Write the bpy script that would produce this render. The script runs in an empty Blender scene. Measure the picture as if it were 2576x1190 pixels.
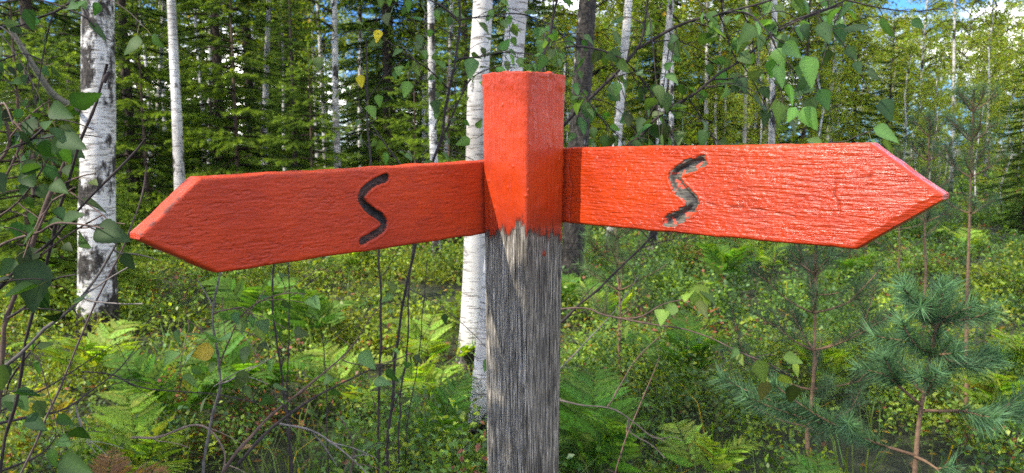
import bpy, math, random
import numpy as np
from mathutils import Vector, Matrix

# ------------------------------------------------------------------ camera, light, exposure
scene = bpy.context.scene
COL = scene.collection
R = math.radians
F, CX, CY = 1910.0, 1288.0, 595.0            # photo measured on a 2576 x 1190 grid
PITCH = math.atan((CY - 350.0) / F)
EYE = np.array([0.0, 0.0, 1.5])
cam_d = bpy.data.cameras.new("camera")
cam = bpy.data.objects.new("camera", cam_d)
COL.objects.link(cam)
cam.location = EYE
cam.rotation_euler = (math.pi / 2 - PITCH, 0, 0)
cam_d.sensor_width = 36.0
cam_d.lens = 36.0 * F / 2576.0
cam_d.clip_start = 0.02
cam_d.clip_end = 600.0
cam_d.dof.use_dof = True
cam_d.dof.focus_distance = 1.14
cam_d.dof.aperture_fstop = 10.5
scene.camera = cam

SUN_AZ = np.array([-0.885, -0.465])
SUN_EL = R(44)
S = Vector((SUN_AZ[0] * math.cos(SUN_EL), SUN_AZ[1] * math.cos(SUN_EL), math.sin(SUN_EL))).normalized()
sd = bpy.data.lights.new("sun", 'SUN')
sd.energy = 3.3
sd.angle = R(0.53)
sd.color = (1.0, 0.93, 0.82)
sun = bpy.data.objects.new("sun", sd)
COL.objects.link(sun)
sun.rotation_euler = S.to_track_quat('Z', 'Y').to_euler()

world = bpy.data.worlds.new("World")
scene.world = world
world.use_nodes = True
nt = world.node_tree
nt.nodes.clear()
wo = nt.nodes.new('ShaderNodeOutputWorld')
bg = nt.nodes.new('ShaderNodeBackground')
sky = nt.nodes.new('ShaderNodeTexSky')
sky.sky_type = 'NISHITA'
sky.sun_disc = False
sky.sun_elevation = SUN_EL
sky.dust_density = 0.3
sky.ozone_density = 2.5
sky.sun_rotation = math.atan2(SUN_AZ[0], SUN_AZ[1])
tc = nt.nodes.new('ShaderNodeTexCoord')
mp = nt.nodes.new('ShaderNodeMapping')
mp.inputs['Scale'].default_value = (1.0, 1.0, 2.2)
mp.inputs['Location'].default_value = (2.4, 6.6, 0.7)
nz = nt.nodes.new('ShaderNodeTexNoise')
nz.inputs['Scale'].default_value = 3.2
nz.inputs['Detail'].default_value = 8
nz.inputs['Roughness'].default_value = 0.58
rp = nt.nodes.new('ShaderNodeValToRGB')
rp.color_ramp.elements[0].position = 0.49
rp.color_ramp.elements[1].position = 0.60
mx = nt.nodes.new('ShaderNodeMix')
mx.data_type = 'RGBA'
mx.inputs[7].default_value = (17.0, 16.4, 15.4, 1)
nt.links.new(tc.outputs['Generated'], mp.inputs['Vector'])
nt.links.new(mp.outputs[0], nz.inputs['Vector'])
nt.links.new(nz.outputs['Fac'], rp.inputs[0])
nt.links.new(rp.outputs[0], mx.inputs[0])
tn = nt.nodes.new('ShaderNodeMix')
tn.data_type = 'RGBA'
tn.blend_type = 'MULTIPLY'
tn.inputs[0].default_value = 1.0
tn.inputs[7].default_value = (0.20, 0.42, 0.85, 1)
nt.links.new(sky.outputs[0], tn.inputs[6])
nt.links.new(tn.outputs[2], mx.inputs[6])
nt.links.new(mx.outputs[2], bg.inputs['Color'])
bg.inputs['Strength'].default_value = 0.15
nt.links.new(bg.outputs[0], wo.inputs['Surface'])

scene.view_settings.view_transform = 'Standard'
scene.view_settings.look = 'None'
scene.view_settings.gamma = 1.0
scene.view_settings.use_curve_mapping = False
scene.view_settings.exposure = 1.35
scene.cycles.use_denoising = False
scene.cycles.max_bounces = 7
scene.cycles.diffuse_bounces = 4
scene.cycles.glossy_bounces = 2
scene.cycles.transmission_bounces = 4
scene.cycles.sample_clamp_indirect = 6.0

# ------------------------------------------------------------------ helpers
rng = np.random.default_rng(7)
UP = np.array([0.0, 0.0, 1.0])
RT = np.array([1.0, 0.0, 0.0])
CUP = np.array([0.0, math.sin(PITCH), math.cos(PITCH)])
FWD = np.array([0.0, math.cos(PITCH), -math.sin(PITCH)])


def ray(px, py):
    return RT * ((px - CX) / F) + CUP * ((CY - py) / F) + FWD


def at(px, py, Y):
    d = ray(px, py)
    return EYE + d * (Y / d[1])


def on_plane(px, py, p0, n):
    d = ray(px, py)
    return EYE + d * (np.dot(p0 - EYE, n) / np.dot(d, n))


def wpx(x, y, z):
    """a world point written the way the hand-set lines are (px, py, depth)"""
    q = np.array([x, y, z]) - EYE
    w = np.dot(q, FWD)
    return (CX + F * np.dot(q, RT) / w, CY - F * np.dot(q, CUP) / w, y)


def unit(a):
    a = np.asarray(a, float)
    return a / np.maximum(np.linalg.norm(a, axis=-1, keepdims=True), 1e-9)


def _h(i, j, k, seed):
    n = (i * 374761393 + j * 668265263 + k * 2147483647 + seed * 974711) & 0xffffffff
    n = ((n ^ (n >> 13)) * 1274126177) & 0xffffffff
    n = ((n ^ (n >> 16)) * 2246822519) & 0xffffffff
    return ((n ^ (n >> 15)) & 0xffff) / 65535.0


def vnoise(x, y, z=0.0, seed=0):
    x, y, z = np.broadcast_arrays(np.asarray(x, float), np.asarray(y, float), np.asarray(z, float))
    xi, yi, zi = (np.floor(a).astype(np.int64) for a in (x, y, z))
    xf, yf, zf = x - xi, y - yi, z - zi
    u, v, w = (a * a * (3 - 2 * a) for a in (xf, yf, zf))
    out = 0
    for dx in (0, 1):
        for dy in (0, 1):
            for dz in (0, 1):
                wt = (u if dx else 1 - u) * (v if dy else 1 - v) * (w if dz else 1 - w)
                out = out + wt * _h(xi + dx, yi + dy, zi + dz, seed)
    return out * 2 - 1


def fbm(x, y, z=0.0, seed=0, octv=4, gain=0.5):
    a, s, t = 1.0, 0.0, 0.0
    for o in range(octv):
        s = s + a * vnoise(np.asarray(x) * 2 ** o, np.asarray(y) * 2 ** o, np.asarray(z) * 2 ** o, seed + o * 17)
        t += a
        a *= gain
    return s / t


def sstep(a, b, x):
    t = np.clip((x - a) / (b - a), 0, 1)
    return t * t * (3 - 2 * t)


class MB:
    """collects geometry for ONE mesh object"""
    def __init__(s):
        s.v, s.c, s.f, s.n = [], [], [], 0

    def add(s, v, faces, col=(0.5, 0.5, 0.5)):
        v = np.asarray(v, float).reshape(-1, 3)
        c = np.asarray(col, float)
        if c.ndim == 1:
            c = np.broadcast_to(c, (len(v), 3))
        s.v.append(v)
        s.c.append(c)
        s.f.append(np.asarray(faces, np.int64) + s.n)
        s.n += len(v)

    def tube(s, pts, rad, sides=6, col=(0.1, 0.08, 0.06), cap=True):
        pts = np.asarray(pts, float)
        n = len(pts)
        rad = np.broadcast_to(np.asarray(rad, float), (n,)) if np.ndim(rad) < 2 else rad
        tan = unit(np.gradient(pts, axis=0))
        ref = np.array([1.0, 0, 0]) if abs(tan[0][0]) < 0.8 else np.array([0, 1.0, 0])
        a = unit(np.cross(np.cross(tan, ref), tan))
        b = np.cross(tan, a)
        th = np.linspace(0, 2 * math.pi, sides, endpoint=False)
        r = rad[:, None] if np.ndim(rad) == 1 else rad
        ring = pts[:, None, :] + (a[:, None, :] * np.cos(th)[None, :, None] + b[:, None, :] * np.sin(th)[None, :, None]) * r[..., None]
        i = np.arange(n - 1)[:, None] * sides
        j = np.arange(sides)[None, :]
        j2 = (j + 1) % sides
        q = np.stack([i + j, i + j2, i + sides + j2, i + sides + j], -1).reshape(-1, 4)
        if np.ndim(col) == 2 and len(col) == n:
            col = np.repeat(np.asarray(col), sides, 0)
        s.add(ring.reshape(-1, 3), q, col)
        if cap:
            s.f.append(np.array([list(range(s.n - 1, s.n - sides - 1, -1))]))

    def leaves(s, P, D, N, L, W, col, fold=0.18, bend=0.0):
        """diamond leaves, one quad each"""
        P = np.asarray(P, float)
        m = len(P)
        if m == 0:
            return
        D = unit(D)
        Sd = unit(np.cross(D, N))
        Nn = np.cross(Sd, D)
        L = np.broadcast_to(L, (m,))[:, None]
        W = np.broadcast_to(W, (m,))[:, None]
        mid = P + D * L * 0.45 + Nn * W * fold
        v = np.stack([P, mid + Sd * W * 0.5, P + D * L - Nn * L * bend, mid - Sd * W * 0.5], 1)
        q = np.arange(m * 4).reshape(m, 4)
        c = np.repeat(np.broadcast_to(np.asarray(col, float), (m, 3)), 4, 0)
        s.add(v.reshape(-1, 3), q, c)

    def template(s, T, faces, P, D, N, L, col, colT=None):
        """many copies of a leaf template T (x along, y across, z up)"""
        P = np.asarray(P, float)
        m = len(P)
        if m == 0:
            return
        D = unit(D)
        Sd = unit(np.cross(N, D))
        Nn = np.cross(D, Sd)
        L = np.broadcast_to(L, (m,))[:, None, None]
        v = P[:, None, :] + L * (D[:, None, :] * T[None, :, 0:1] + Sd[:, None, :] * T[None, :, 1:2] + Nn[:, None, :] * T[None, :, 2:3])
        k = len(T)
        fc = (np.arange(m)[:, None, None] * k + faces[None]).reshape(-1, faces.shape[1])
        c = np.repeat(np.broadcast_to(np.asarray(col, float), (m, 3))[:, None, :], k, 1)
        if colT is not None:
            c = c * colT[None, :, None]
        s.add(v.reshape(-1, 3), fc, c.reshape(-1, 3))

    def mesh(s, name, mat, smooth=False):
        me = bpy.data.meshes.new(name)
        v = np.concatenate(s.v) if s.v else np.zeros((0, 3))
        me.vertices.add(len(v))
        me.vertices.foreach_set("co", v.astype(np.float32).ravel())
        loops = np.concatenate([f.ravel() for f in s.f]).astype(np.int32)
        tot = np.concatenate([np.full(len(f), f.shape[1], np.int32) for f in s.f])
        me.loops.add(len(loops))
        me.loops.foreach_set("vertex_index", loops)
        me.polygons.add(len(tot))
        me.polygons.foreach_set("loop_start", np.concatenate([[0], np.cumsum(tot)[:-1]]).astype(np.int32))
        me.polygons.foreach_set("loop_total", tot)
        if smooth:
            me.polygons.foreach_set("use_smooth", np.ones(len(tot), bool))
        at_ = me.attributes.new("Col", 'FLOAT_COLOR', 'POINT')
        c = np.ones((len(v), 4), np.float32)
        c[:, :3] = np.concatenate(s.c)
        at_.data.foreach_set("color", c.ravel())
        me.materials.append(mat)
        me.update(calc_edges=True)
        return me

    def build(s, name, mat, parent=None, smooth=False):
        return link(name, s.mesh(name, mat, smooth), parent)


def link(name, me, parent=None):
    o = bpy.data.objects.new(name, me)
    COL.objects.link(o)
    if parent is not None:
        o.parent = parent
    return o


def tag(o, label=None, cat=None, group=None, kind=None):
    for k, v in (("label", label), ("category", cat), ("group", group), ("kind", kind)):
        if v:
            o[k] = v
    return o


def thing(name, label, cat, loc=(0, 0, 0), group=None):
    o = bpy.data.objects.new(name, None)
    o.empty_display_size = 0.1
    COL.objects.link(o)
    o.location = tuple(loc)
    return tag(o, label, cat, group)


def copy_tree(o, parent=None):
    c = o.copy()
    COL.objects.link(c)
    if parent is not None:
        c.parent = parent
    for ch in list(o.children):
        copy_tree(ch, c)
    return c


# ------------------------------------------------------------------ materials
class Mat:
    def __init__(s, name):
        s.m = bpy.data.materials.new(name)
        s.m.use_nodes = True
        s.t = s.m.node_tree
        s.b = s.t.nodes['Principled BSDF']
        s.out = s.t.nodes['Material Output']

    def n(s, typ, **kw):
        nd = s.t.nodes.new(typ)
        for k, v in kw.items():
            if k in nd.inputs.keys():
                nd.inputs[k].default_value = v
            else:
                setattr(nd, k, v)
        return nd

    def l(s, a, b):
        s.t.links.new(a, b)

    own = False      # True: every object gets its own stretch of the pattern

    def coords(s, scale, loc=(0, 0, 0)):
        c = s.n('ShaderNodeTexCoord')
        m = s.n('ShaderNodeMapping')
        if s.own:
            oi = s.n('ShaderNodeObjectInfo')
            va = s.n('ShaderNodeVectorMath', operation='ADD')
            s.l(c.outputs['Object'], va.inputs[0])
            s.l(oi.outputs['Location'], va.inputs[1])
            m.inputs['Scale'].default_value = scale
            s.l(va.outputs[0], m.inputs[0])
            return m.outputs[0]
        m.inputs['Scale'].default_value = scale
        m.inputs['Location'].default_value = loc
        s.l(c.outputs['Object'], m.inputs[0])
        return m.outputs[0]

    def noise(s, scale, det=4, rough=0.55, vec=(1, 1, 1), dist=0.0, loc=(0, 0, 0)):
        n = s.n('ShaderNodeTexNoise', Scale=scale, Detail=det, Roughness=rough, Distortion=dist)
        s.l(s.coords(vec, loc), n.inputs['Vector'])
        return n.outputs['Fac']

    def ramp(s, fac, stops, interp='LINEAR'):
        r = s.n('ShaderNodeValToRGB')
        r.color_ramp.interpolation = interp
        e = r.color_ramp.elements
        while len(e) < len(stops):
            e.new(0.5)
        for k, (p, c) in enumerate(stops):
            e[k].position = p
            e[k].color = (c, c, c, 1) if np.isscalar(c) else (*c, 1)
        s.l(fac, r.inputs[0])
        return r.outputs[0]

    def mix(s, fac, a, b, mode='MIX'):
        m = s.n('ShaderNodeMix', data_type='RGBA', blend_type=mode)
        for sock, v in ((m.inputs[0], fac), (m.inputs[6], a), (m.inputs[7], b)):
            if hasattr(v, 'is_linked'):
                s.l(v, sock)
            elif sock == m.inputs[0]:
                sock.default_value = v
            else:
                sock.default_value = (*v, 1)
        return m.outputs[2]

    def math(s, op, a, b=0.0):
        m = s.n('ShaderNodeMath', operation=op)
        for sock, v in ((m.inputs[0], a), (m.inputs[1], b)):
            if hasattr(v, 'is_linked'):
                s.l(v, sock)
            else:
                sock.default_value = v
        return m.outputs[0]

    def attr(s, name="Col", out='Color'):
        a = s.n('ShaderNodeAttribute', attribute_name=name)
        return a.outputs[out]

    def bump(s, h, dist, strength=1.0):
        b = s.n('ShaderNodeBump', Distance=dist, Strength=strength)
        s.l(h, b.inputs['Height'])
        s.l(b.outputs[0], s.b.inputs['Normal'])
        return b


def leaf_mat(name, trans=0.4, tint=(1.9, 2.0, 0.6), rough=0.42, spec=0.4):
    m = Mat(name)
    col = m.attr()
    nz_ = m.noise(3.0, 2)
    var = m.ramp(nz_, [(0.3, 0.7), (0.7, 1.3)])
    col = m.mix(1.0, col, var, 'MULTIPLY')
    m.l(col, m.b.inputs['Base Color'])
    m.b.inputs['Roughness'].default_value = rough
    m.b.inputs['Specular IOR Level'].default_value = spec
    tr = m.n('ShaderNodeBsdfTranslucent')
    tcol = m.mix(1.0, col, tint, 'MULTIPLY')
    m.l(tcol, tr.inputs['Color'])
    ms = m.n('ShaderNodeMixShader')
    ms.inputs[0].default_value = trans
    m.l(m.b.outputs[0], ms.inputs[1])
    m.l(tr.outputs[0], ms.inputs[2])
    m.l(ms.outputs[0], m.out.inputs['Surface'])
    return m.m


def attr_mat(name, rough=0.8, noise=30, amp=0.35, bump=0.002, stretch=(1, 1, 1), spec=0.3):
    m = Mat(name)
    n_ = m.noise(noise, 5, 0.6, stretch)
    v = m.ramp(n_, [(0.25, 1 - amp), (0.75, 1 + amp)])
    m.l(m.mix(1.0, m.attr(), v, 'MULTIPLY'), m.b.inputs['Base Color'])
    m.b.inputs['Roughness'].default_value = rough
    m.b.inputs['Specular IOR Level'].default_value = spec
    m.bump(n_, bump)
    return m.m


def birch_bark(name, dark=0.0, base_dark=0.9):
    m = Mat(name)
    m.own = True
    tone = m.noise(1.1, 4, 0.6, (1, 1, 0.8))
    white = m.ramp(tone, [(0.32, (0.25, 0.23, 0.20)), (0.5, (0.50, 0.48, 0.44)), (0.68, (0.66, 0.65, 0.625))])
    # thin horizontal bands and lenticels
    lent = m.noise(7.0, 3, 0.6, (1.2, 1.2, 9.0))
    lm = m.ramp(lent, [(0.53 - dark * 0.1, 0.0), (0.64 - dark * 0.1, 1.0)])
    col = m.mix(m.math('MULTIPLY', lm, 0.75), white, (0.10, 0.08, 0.065))
    fine = m.noise(30.0, 3, 0.7, (1, 1, 7.0))
    fm = m.ramp(fine, [(0.52, 0.0), (0.75, 0.6)])
    col = m.mix(fm, col, (0.30, 0.26, 0.21))
    # rough black patches
    pat = m.noise(2.6, 6, 0.68, (1.3, 1.3, 0.75))
    geo = m.n('ShaderNodeTexCoord')
    sx = m.n('ShaderNodeSeparateXYZ')
    m.l(geo.outputs['Object'], sx.inputs[0])
    low = m.n('ShaderNodeMapRange')
    low.inputs[1].default_value = 0.1
    low.inputs[2].default_value = base_dark
    low.inputs[3].default_value = 0.16
    low.inputs[4].default_value = 0.0
    m.l(sx.outputs[2], low.inputs[0])
    pv = m.math('ADD', pat, low.outputs[0])
    pm = m.ramp(pv, [(0.575 - dark, 0.0), (0.62 - dark, 1.0)])
    crk = m.noise(26.0, 4, 0.7, (1.6, 1.6, 0.7))
    rough_c = m.ramp(crk, [(0.35, (0.008, 0.007, 0.006)), (0.55, (0.042, 0.035, 0.028)), (0.74, (0.13, 0.115, 0.095))])
    col = m.mix(pm, col, rough_c)
    m.l(col, m.b.inputs['Base Color'])
    m.b.inputs['Roughness'].default_value = 0.75
    m.b.inputs['Specular IOR Level'].default_value = 0.25
    h = m.math('SUBTRACT', m.math('MULTIPLY', m.math('MULTIPLY', crk, pm), 1.6), m.math('MULTIPLY', lm, 0.3))
    m.bump(h, 0.012)
    return m.m


M_BIRCH = birch_bark("birch_bark", 0.02, 0.9)
M_BIRCH_PATCHY = birch_bark("birch_bark_patchy", 0.055, 0.35)
M_BIRCH_DARK = birch_bark("birch_bark_rough_base", 0.13, 4.0)
M_BIRCH_CLEAN = birch_bark("birch_bark_clean", -0.03, 0.25)
M_LEAF = leaf_mat("birch_leaf", 0.40, (1.9, 2.0, 0.5), 0.55, 0.2)
M_FAR_LEAF = leaf_mat("far_birch_leaf", 0.45, (2.1, 2.0, 0.4), 0.6, 0.15)
M_NEEDLE = leaf_mat("spruce_needle", 0.32, (2.4, 2.1, 0.4), 0.6, 0.15)
M_PINE = leaf_mat("pine_needle", 0.22, (1.6, 1.7, 0.5), 0.55, 0.14)
M_FERN = leaf_mat("fern_frond", 0.45, (2.0, 2.0, 0.4), 0.6, 0.18)
M_COVER = leaf_mat("dwarf_shrub_leaf", 0.35, (2.2, 2.0, 0.4), 0.42, 0.28)
M_TWIG = attr_mat("twig_bark", 0.8, 60, 0.5, 0.001, (1, 1, 1))
M_WOOD = attr_mat("tree_bark", 0.9, 18, 0.6, 0.01, (1, 1, 0.4))


def ground_mat():
    m = Mat("forest_floor")
    a = m.noise(1.3, 6, 0.65)
    b = m.noise(14.0, 6, 0.7)
    c = m.noise(60.0, 4, 0.7)
    col = m.ramp(a, [(0.35, (0.018, 0.026, 0.009)), (0.52, (0.035, 0.045, 0.014)), (0.68, (0.055, 0.040, 0.022))])
    col = m.mix(m.ramp(b, [(0.42, 0.0), (0.62, 0.8)]), col, (0.05, 0.065, 0.015))
    col = m.mix(1.0, col, m.ramp(c, [(0.3, 0.4), (0.7, 1.6)]), 'MULTIPLY')
    m.l(col, m.b.inputs['Base Color'])
    m.b.inputs['Roughness'].default_value = 0.95
    m.bump(m.math('ADD', b, c), 0.05)
    return m.m


RED = (0.40, 0.034, 0.0030)


def paint_nodes(m, grain=(3, 60, 60)):
    """layered oil paint on wood: hue drift, dirt in the low spots, dull and glossy patches"""
    a = m.noise(7.0, 5, 0.6)
    b = m.noise(55.0, 5, 0.65)
    col = m.ramp(a, [(0.3, (0.31, 0.024, 0.003)), (0.5, RED), (0.72, (0.45, 0.047, 0.004))])
    dirt = m.noise(4.0, 5, 0.62, (1, 1, 1), 0.3, (3.1, 0.7, 1.9))
    col = m.mix(m.ramp(dirt, [(0.50, 0.0), (0.76, 0.5)]), col, (0.24, 0.030, 0.018))
    return col, a, b


def paint_mat(name, gloss, fine):
    m = Mat(name)
    col, a, b = paint_nodes(m)
    st = m.noise(1.0, 5, 0.62, (22, 22, 260))
    pits = m.noise(90.0, 3, 0.6, (0.5, 1, 1))
    # Col: r = crack / chip, g = recess dirt
    at_ = m.n('ShaderNodeAttribute', attribute_name="Col")
    sp = m.n('ShaderNodeSeparateColor')
    m.l(at_.outputs['Color'], sp.inputs[0])
    col = m.mix(m.math('MULTIPLY', sp.outputs[1], 0.55), col, (0.20, 0.022, 0.014))
    col = m.mix(sp.outputs[0], col, (0.022, 0.013, 0.009))
    wood = m.ramp(st, [(0.3, (0.10, 0.085, 0.065)), (0.7, (0.42, 0.38, 0.31))])
    col = m.mix(sp.outputs[2], col, wood)
    m.l(col, m.b.inputs['Base Color'])
    r = m.ramp(m.noise(38.0, 4, 0.6, (0.4, 1, 1.5)), [(0.3, gloss), (0.7, gloss + 0.22)])
    m.l(r, m.b.inputs['Roughness'])
    m.b.inputs['Specular IOR Level'].default_value = 0.30
    h = m.math('ADD', m.math('MULTIPLY', st, fine), m.math('ADD', m.math('MULTIPLY', b, 0.22), m.math('MULTIPLY', pits, 0.25)))
    m.bump(h, 0.0022)
    return m.m


def wood_ramps(m):
    g = m.noise(1.0, 6, 0.72, (430, 430, 16.0), 0.8)
    g2 = m.noise(1.0, 4, 0.7, (150, 150, 30.0), 0.4)
    tone = m.noise(5.0, 4, 0.6, (1, 1, 0.35))
    grey = m.ramp(g, [(0.375, (0.017, 0.014, 0.010)), (0.46, (0.105, 0.093, 0.072)), (0.54, (0.27, 0.243, 0.198)), (0.645, (0.52, 0.48, 0.41))])
    grey = m.mix(1.0, grey, m.ramp(g2, [(0.35, 0.72), (0.62, 1.1)]), 'MULTIPLY')
    grey = m.mix(1.0, grey, m.ramp(tone, [(0.3, (0.62, 0.58, 0.50)), (0.7, (1.12, 1.12, 1.12))]), 'MULTIPLY')
    return grey, g, g2


def post_mat():
    m = Mat("painted_weathered_post")
    col, a, b = paint_nodes(m)
    grey, g, g2 = wood_ramps(m)
    at_ = m.n('ShaderNodeAttribute', attribute_name="Col")
    sp = m.n('ShaderNodeSeparateColor')
    m.l(at_.outputs['Color'], sp.inputs[0])
    pm = m.math('ADD', sp.outputs[0], m.math('MULTIPLY', m.math('SUBTRACT', g, 0.5), 1.8))
    mask = m.ramp(pm, [(0.47, 0.0), (0.53, 1.0)])
    col = m.mix(m.math('MULTIPLY', sp.outputs[1], 0.75), col, (0.16, 0.022, 0.014))
    full = m.mix(mask, grey, col)
    full = m.mix(sp.outputs[2], full, (0.016, 0.012, 0.010))
    m.l(full, m.b.inputs['Base Color'])
    rr = m.ramp(m.noise(30.0, 4, 0.6), [(0.3, 0.28), (0.7, 0.52)])
    m.l(m.mix(mask, (0.85, 0.85, 0.85), rr), m.b.inputs['Roughness'])
    m.b.inputs['Specular IOR Level'].default_value = 0.32
    hp = m.math('ADD', m.math('MULTIPLY', b, 0.25), m.math('MULTIPLY', m.noise(1.0, 4, 0.6, (320, 320, 26)), 0.8))
    hw = m.math('ADD', m.math('MULTIPLY', g, 1.6), g2)
    hm = m.n('ShaderNodeMix', data_type='FLOAT')
    m.l(mask, hm.inputs[0])
    m.l(hw, hm.inputs[2])
    m.l(hp, hm.inputs[3])
    m.bump(hm.outputs[0], 0.0022)
    return m.m


# ------------------------------------------------------------------ ground
def gz(x, y):
    x = np.asarray(x, float)
    y = np.asarray(y, float)
    return (0.10 * fbm(x * 0.45 + 3.3, y * 0.45, 0, 5, 3) + 0.05 * fbm(x * 1.7, y * 1.7 + 9, 0, 9, 2)) * sstep(0.5, 2.5, np.hypot(x, y))


def build_ground():
    xs = np.concatenate([np.linspace(-150, -16, 28), np.linspace(-15, 15, 121), np.linspace(16, 150, 28)])
    ys = np.concatenate([np.linspace(-90, -7, 18), np.linspace(-6, 24, 121), np.linspace(25, 190, 34)])
    X, Y = np.meshgrid(xs, ys, indexing='ij')
    Z = gz(X, Y)
    v = np.stack([X, Y, Z], -1).reshape(-1, 3)
    n, m = len(xs), len(ys)
    i = np.arange(n - 1)[:, None] * m
    j = np.arange(m - 1)[None, :]
    q = np.stack([i + j, i + m + j, i + m + j + 1, i + j + 1], -1).reshape(-1, 4)
    mb = MB()
    mb.add(v, q)
    o = mb.build("ground", ground_mat(), None, True)
    tag(o, kind='structure')


build_ground()

# ------------------------------------------------------------------ the signpost
PH = R(42)
nR = np.array([math.cos(PH), -math.sin(PH), 0])
nL = np.array([-math.sin(PH), -math.cos(PH), 0])
PS = 0.095
PC = np.array([0.019, 1.25, 0.0])
sign = thing("signpost", "weathered grey post with bright orange red painted top and two arrow arms", "signpost", (PC[0], PC[1], 0))


def build_post():
    h, rc, M = PS / 2, 0.006, 400
    # rounded square, equal arc length
    t = np.linspace(0, 2 * math.pi, 4000, endpoint=False)
    c, s_ = np.cos(t), np.sin(t)
    p = 2.0 / 14
    sx, sy = np.sign(c) * np.abs(c) ** p * h, np.sign(s_) * np.abs(s_) ** p * h
    d = np.concatenate([[0], np.cumsum(np.hypot(np.diff(sx), np.diff(sy)))])
    u = np.linspace(0, d[-1], M, endpoint=False)
    bx, by = np.interp(u, d, sx), np.interp(u, d, sy)
    nx, ny = unit(np.stack([bx * np.abs(bx) ** 6, by * np.abs(by) ** 6], -1)).T
    ztop = at(1325, 178, 1.19)[2]
    z = np.concatenate([np.linspace(-0.25, 0.75, 30), np.linspace(0.755, ztop - 0.002, 640)])
    zz, ii = np.meshgrid(z, np.arange(M), indexing='ij')
    B = np.stack([bx[ii], by[ii]], -1)
    Nn = np.stack([nx[ii], ny[ii]], -1)
    zp = at(1325, 572, 1.19)[2]
    ca = np.cos(u / d[-1] * 2 * math.pi)
    edge = zp + 0.012 * fbm(bx * 60, by * 60, 3, 3, 3)[None, :] - 0.010 * np.maximum(0, vnoise(bx * 330, by * 330, 1, 4))[None, :] \
        + 0.030 * fbm(bx * 24, by * 24, 8, 8, 2)[None, :] - 0.010 * (np.abs(bx - h) < 0.004)[None, :]
    pm = sstep(-0.036, 0.024, zz - edge + 0.014 * fbm(B[..., 0] * 200, B[..., 1] * 200, zz * 60, 14, 3))
    # one stray dab of paint on the right hand face
    dab = at(1351, 636, 1.22)
    loc = np.array([np.dot(dab - PC, nR), np.dot(dab - PC, np.array([-nR[1], nR[0], 0]))])
    right = np.abs(B[..., 0] - h) < 0.004
    dd = np.hypot((B[..., 1] - loc[1]) , (zz - dab[2]) * 0.85)
    pm = np.where(right, np.maximum(pm, sstep(0.012, 0.006, dd)), pm)
    paint = sstep(0.4, 0.7, pm)
    gr = fbm(B[..., 0] * 170, B[..., 1] * 170, zz * 5, 21, 3)
    lump = fbm(B[..., 0] * 60, B[..., 1] * 60, zz * 60, 31, 3)
    brush = fbm(B[..., 0] * 260, B[..., 1] * 260, zz * 14, 35, 2)
    rk2 = np.random.default_rng(3)
    nib = np.zeros_like(zz)
    for _ in range(46):       # nibs and runs in the thick paint
        pc, zc, wd_, hg = rk2.random(), zp + (ztop - zp) * rk2.random(), 0.0013 + 0.0016 * rk2.random(), 0.002 + 0.010 * rk2.random() ** 3
        du = ((u / d[-1])[None, :] - pc + 0.5) % 1.0 - 0.5
        nib = np.maximum(nib, np.exp(-(du * d[-1] / wd_) ** 2 - ((zz - zc) / hg) ** 2))
    top = sstep(ztop - 0.05, ztop, zz)
    off = (1 - paint) * (0.0009 * gr) + paint * (0.0012 + 0.0009 * lump + 0.0020 * nib + 0.0004 * fbm(B[..., 0] * 160, B[..., 1] * 160, zz * 110, 33, 2) + 0.0010 * brush + 0.0036 * top * (0.4 + lump))
    # long drying crack in the right face, and one in the grey wood
    yc = -0.011 + 0.0018 * np.sin(zz * 22)
    crack = np.where(right, np.exp(-((B[..., 1] - yc) / 0.0012) ** 2) * sstep(ztop - 0.21, ztop - 0.14, zz), 0)
    yc2 = 0.012 + 0.003 * np.sin(zz * 9)
    crack2 = np.where(np.abs(B[..., 1] + h) < 0.004, np.exp(-((B[..., 0] - yc2) / 0.0011) ** 2) * sstep(zp - 0.05, zp - 0.12, zz), 0)
    rk = np.random.default_rng(12)
    per = u / d[-1]
    for _ in range(34):
        pc, z0c, lc, wc = rk.random(), 0.85 + 0.5 * rk.random(), 0.05 + 0.28 * rk.random() ** 1.5, 0.0006 + 0.0007 * rk.random()
        du = (np.abs(per[None, :] - pc - 0.004 * np.sin(zz * 14 + pc * 40) / 1.0) + 0.5) % 1.0 - 0.5
        cm = np.exp(-(du * d[-1] / wc) ** 2) * sstep(0, 0.02, zz - z0c) * sstep(0, 0.03, z0c + lc - zz) * (1 - paint)
        crack2 = np.maximum(crack2, cm * (0.55 + 0.45 * rk.random()))
    off = off - 0.003 * crack - 0.0022 * crack2
    taper = 1.0 + 0.045 * (zz - 1.35) / 0.5
    P = B * taper[..., None] + Nn * off[..., None]
    ztopn = zz + top * (0.0075 * fbm(B[..., 0] * 55, B[..., 1] * 55, 0, 41, 3))
    v = np.stack([P[..., 0], P[..., 1], ztopn], -1)
    # cap rings
    caps = []
    last = v[-1]
    for k in range(1, 14):
        s2 = 1 - (k / 13.0) * 0.999
        cx = last[:, :2] * s2
        caps.append(np.stack([cx[:, 0], cx[:, 1], last[:, 2] * s2 + (1 - s2) * ztop + 0.003 * (1 - s2) + 0.0025 * fbm(cx[:, 0] * 90, cx[:, 1] * 90, 5, 6, 3)], -1))
    v = np.concatenate([v, np.array(caps)], 0)
    rows = len(v)
    dirt = np.concatenate([0.25 * sstep(zp + 0.06, zp, zz) + 0.55 * sstep(zp + 0.035, zp, zz) * (0.5 + 0.5 * lump), np.zeros((13, M))], 0)
    pmf = np.concatenate([pm, np.ones((13, M))], 0)
    ck = np.concatenate([np.clip(crack * 0.55 + crack2 * 0.8, 0, 1), np.zeros((13, M))], 0)
    col = np.stack([pmf, np.clip(dirt, 0, 1), ck], -1)
    i = np.arange(rows - 1)[:, None] * M
    j = np.arange(M)[None, :]
    j2 = (j + 1) % M
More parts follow.
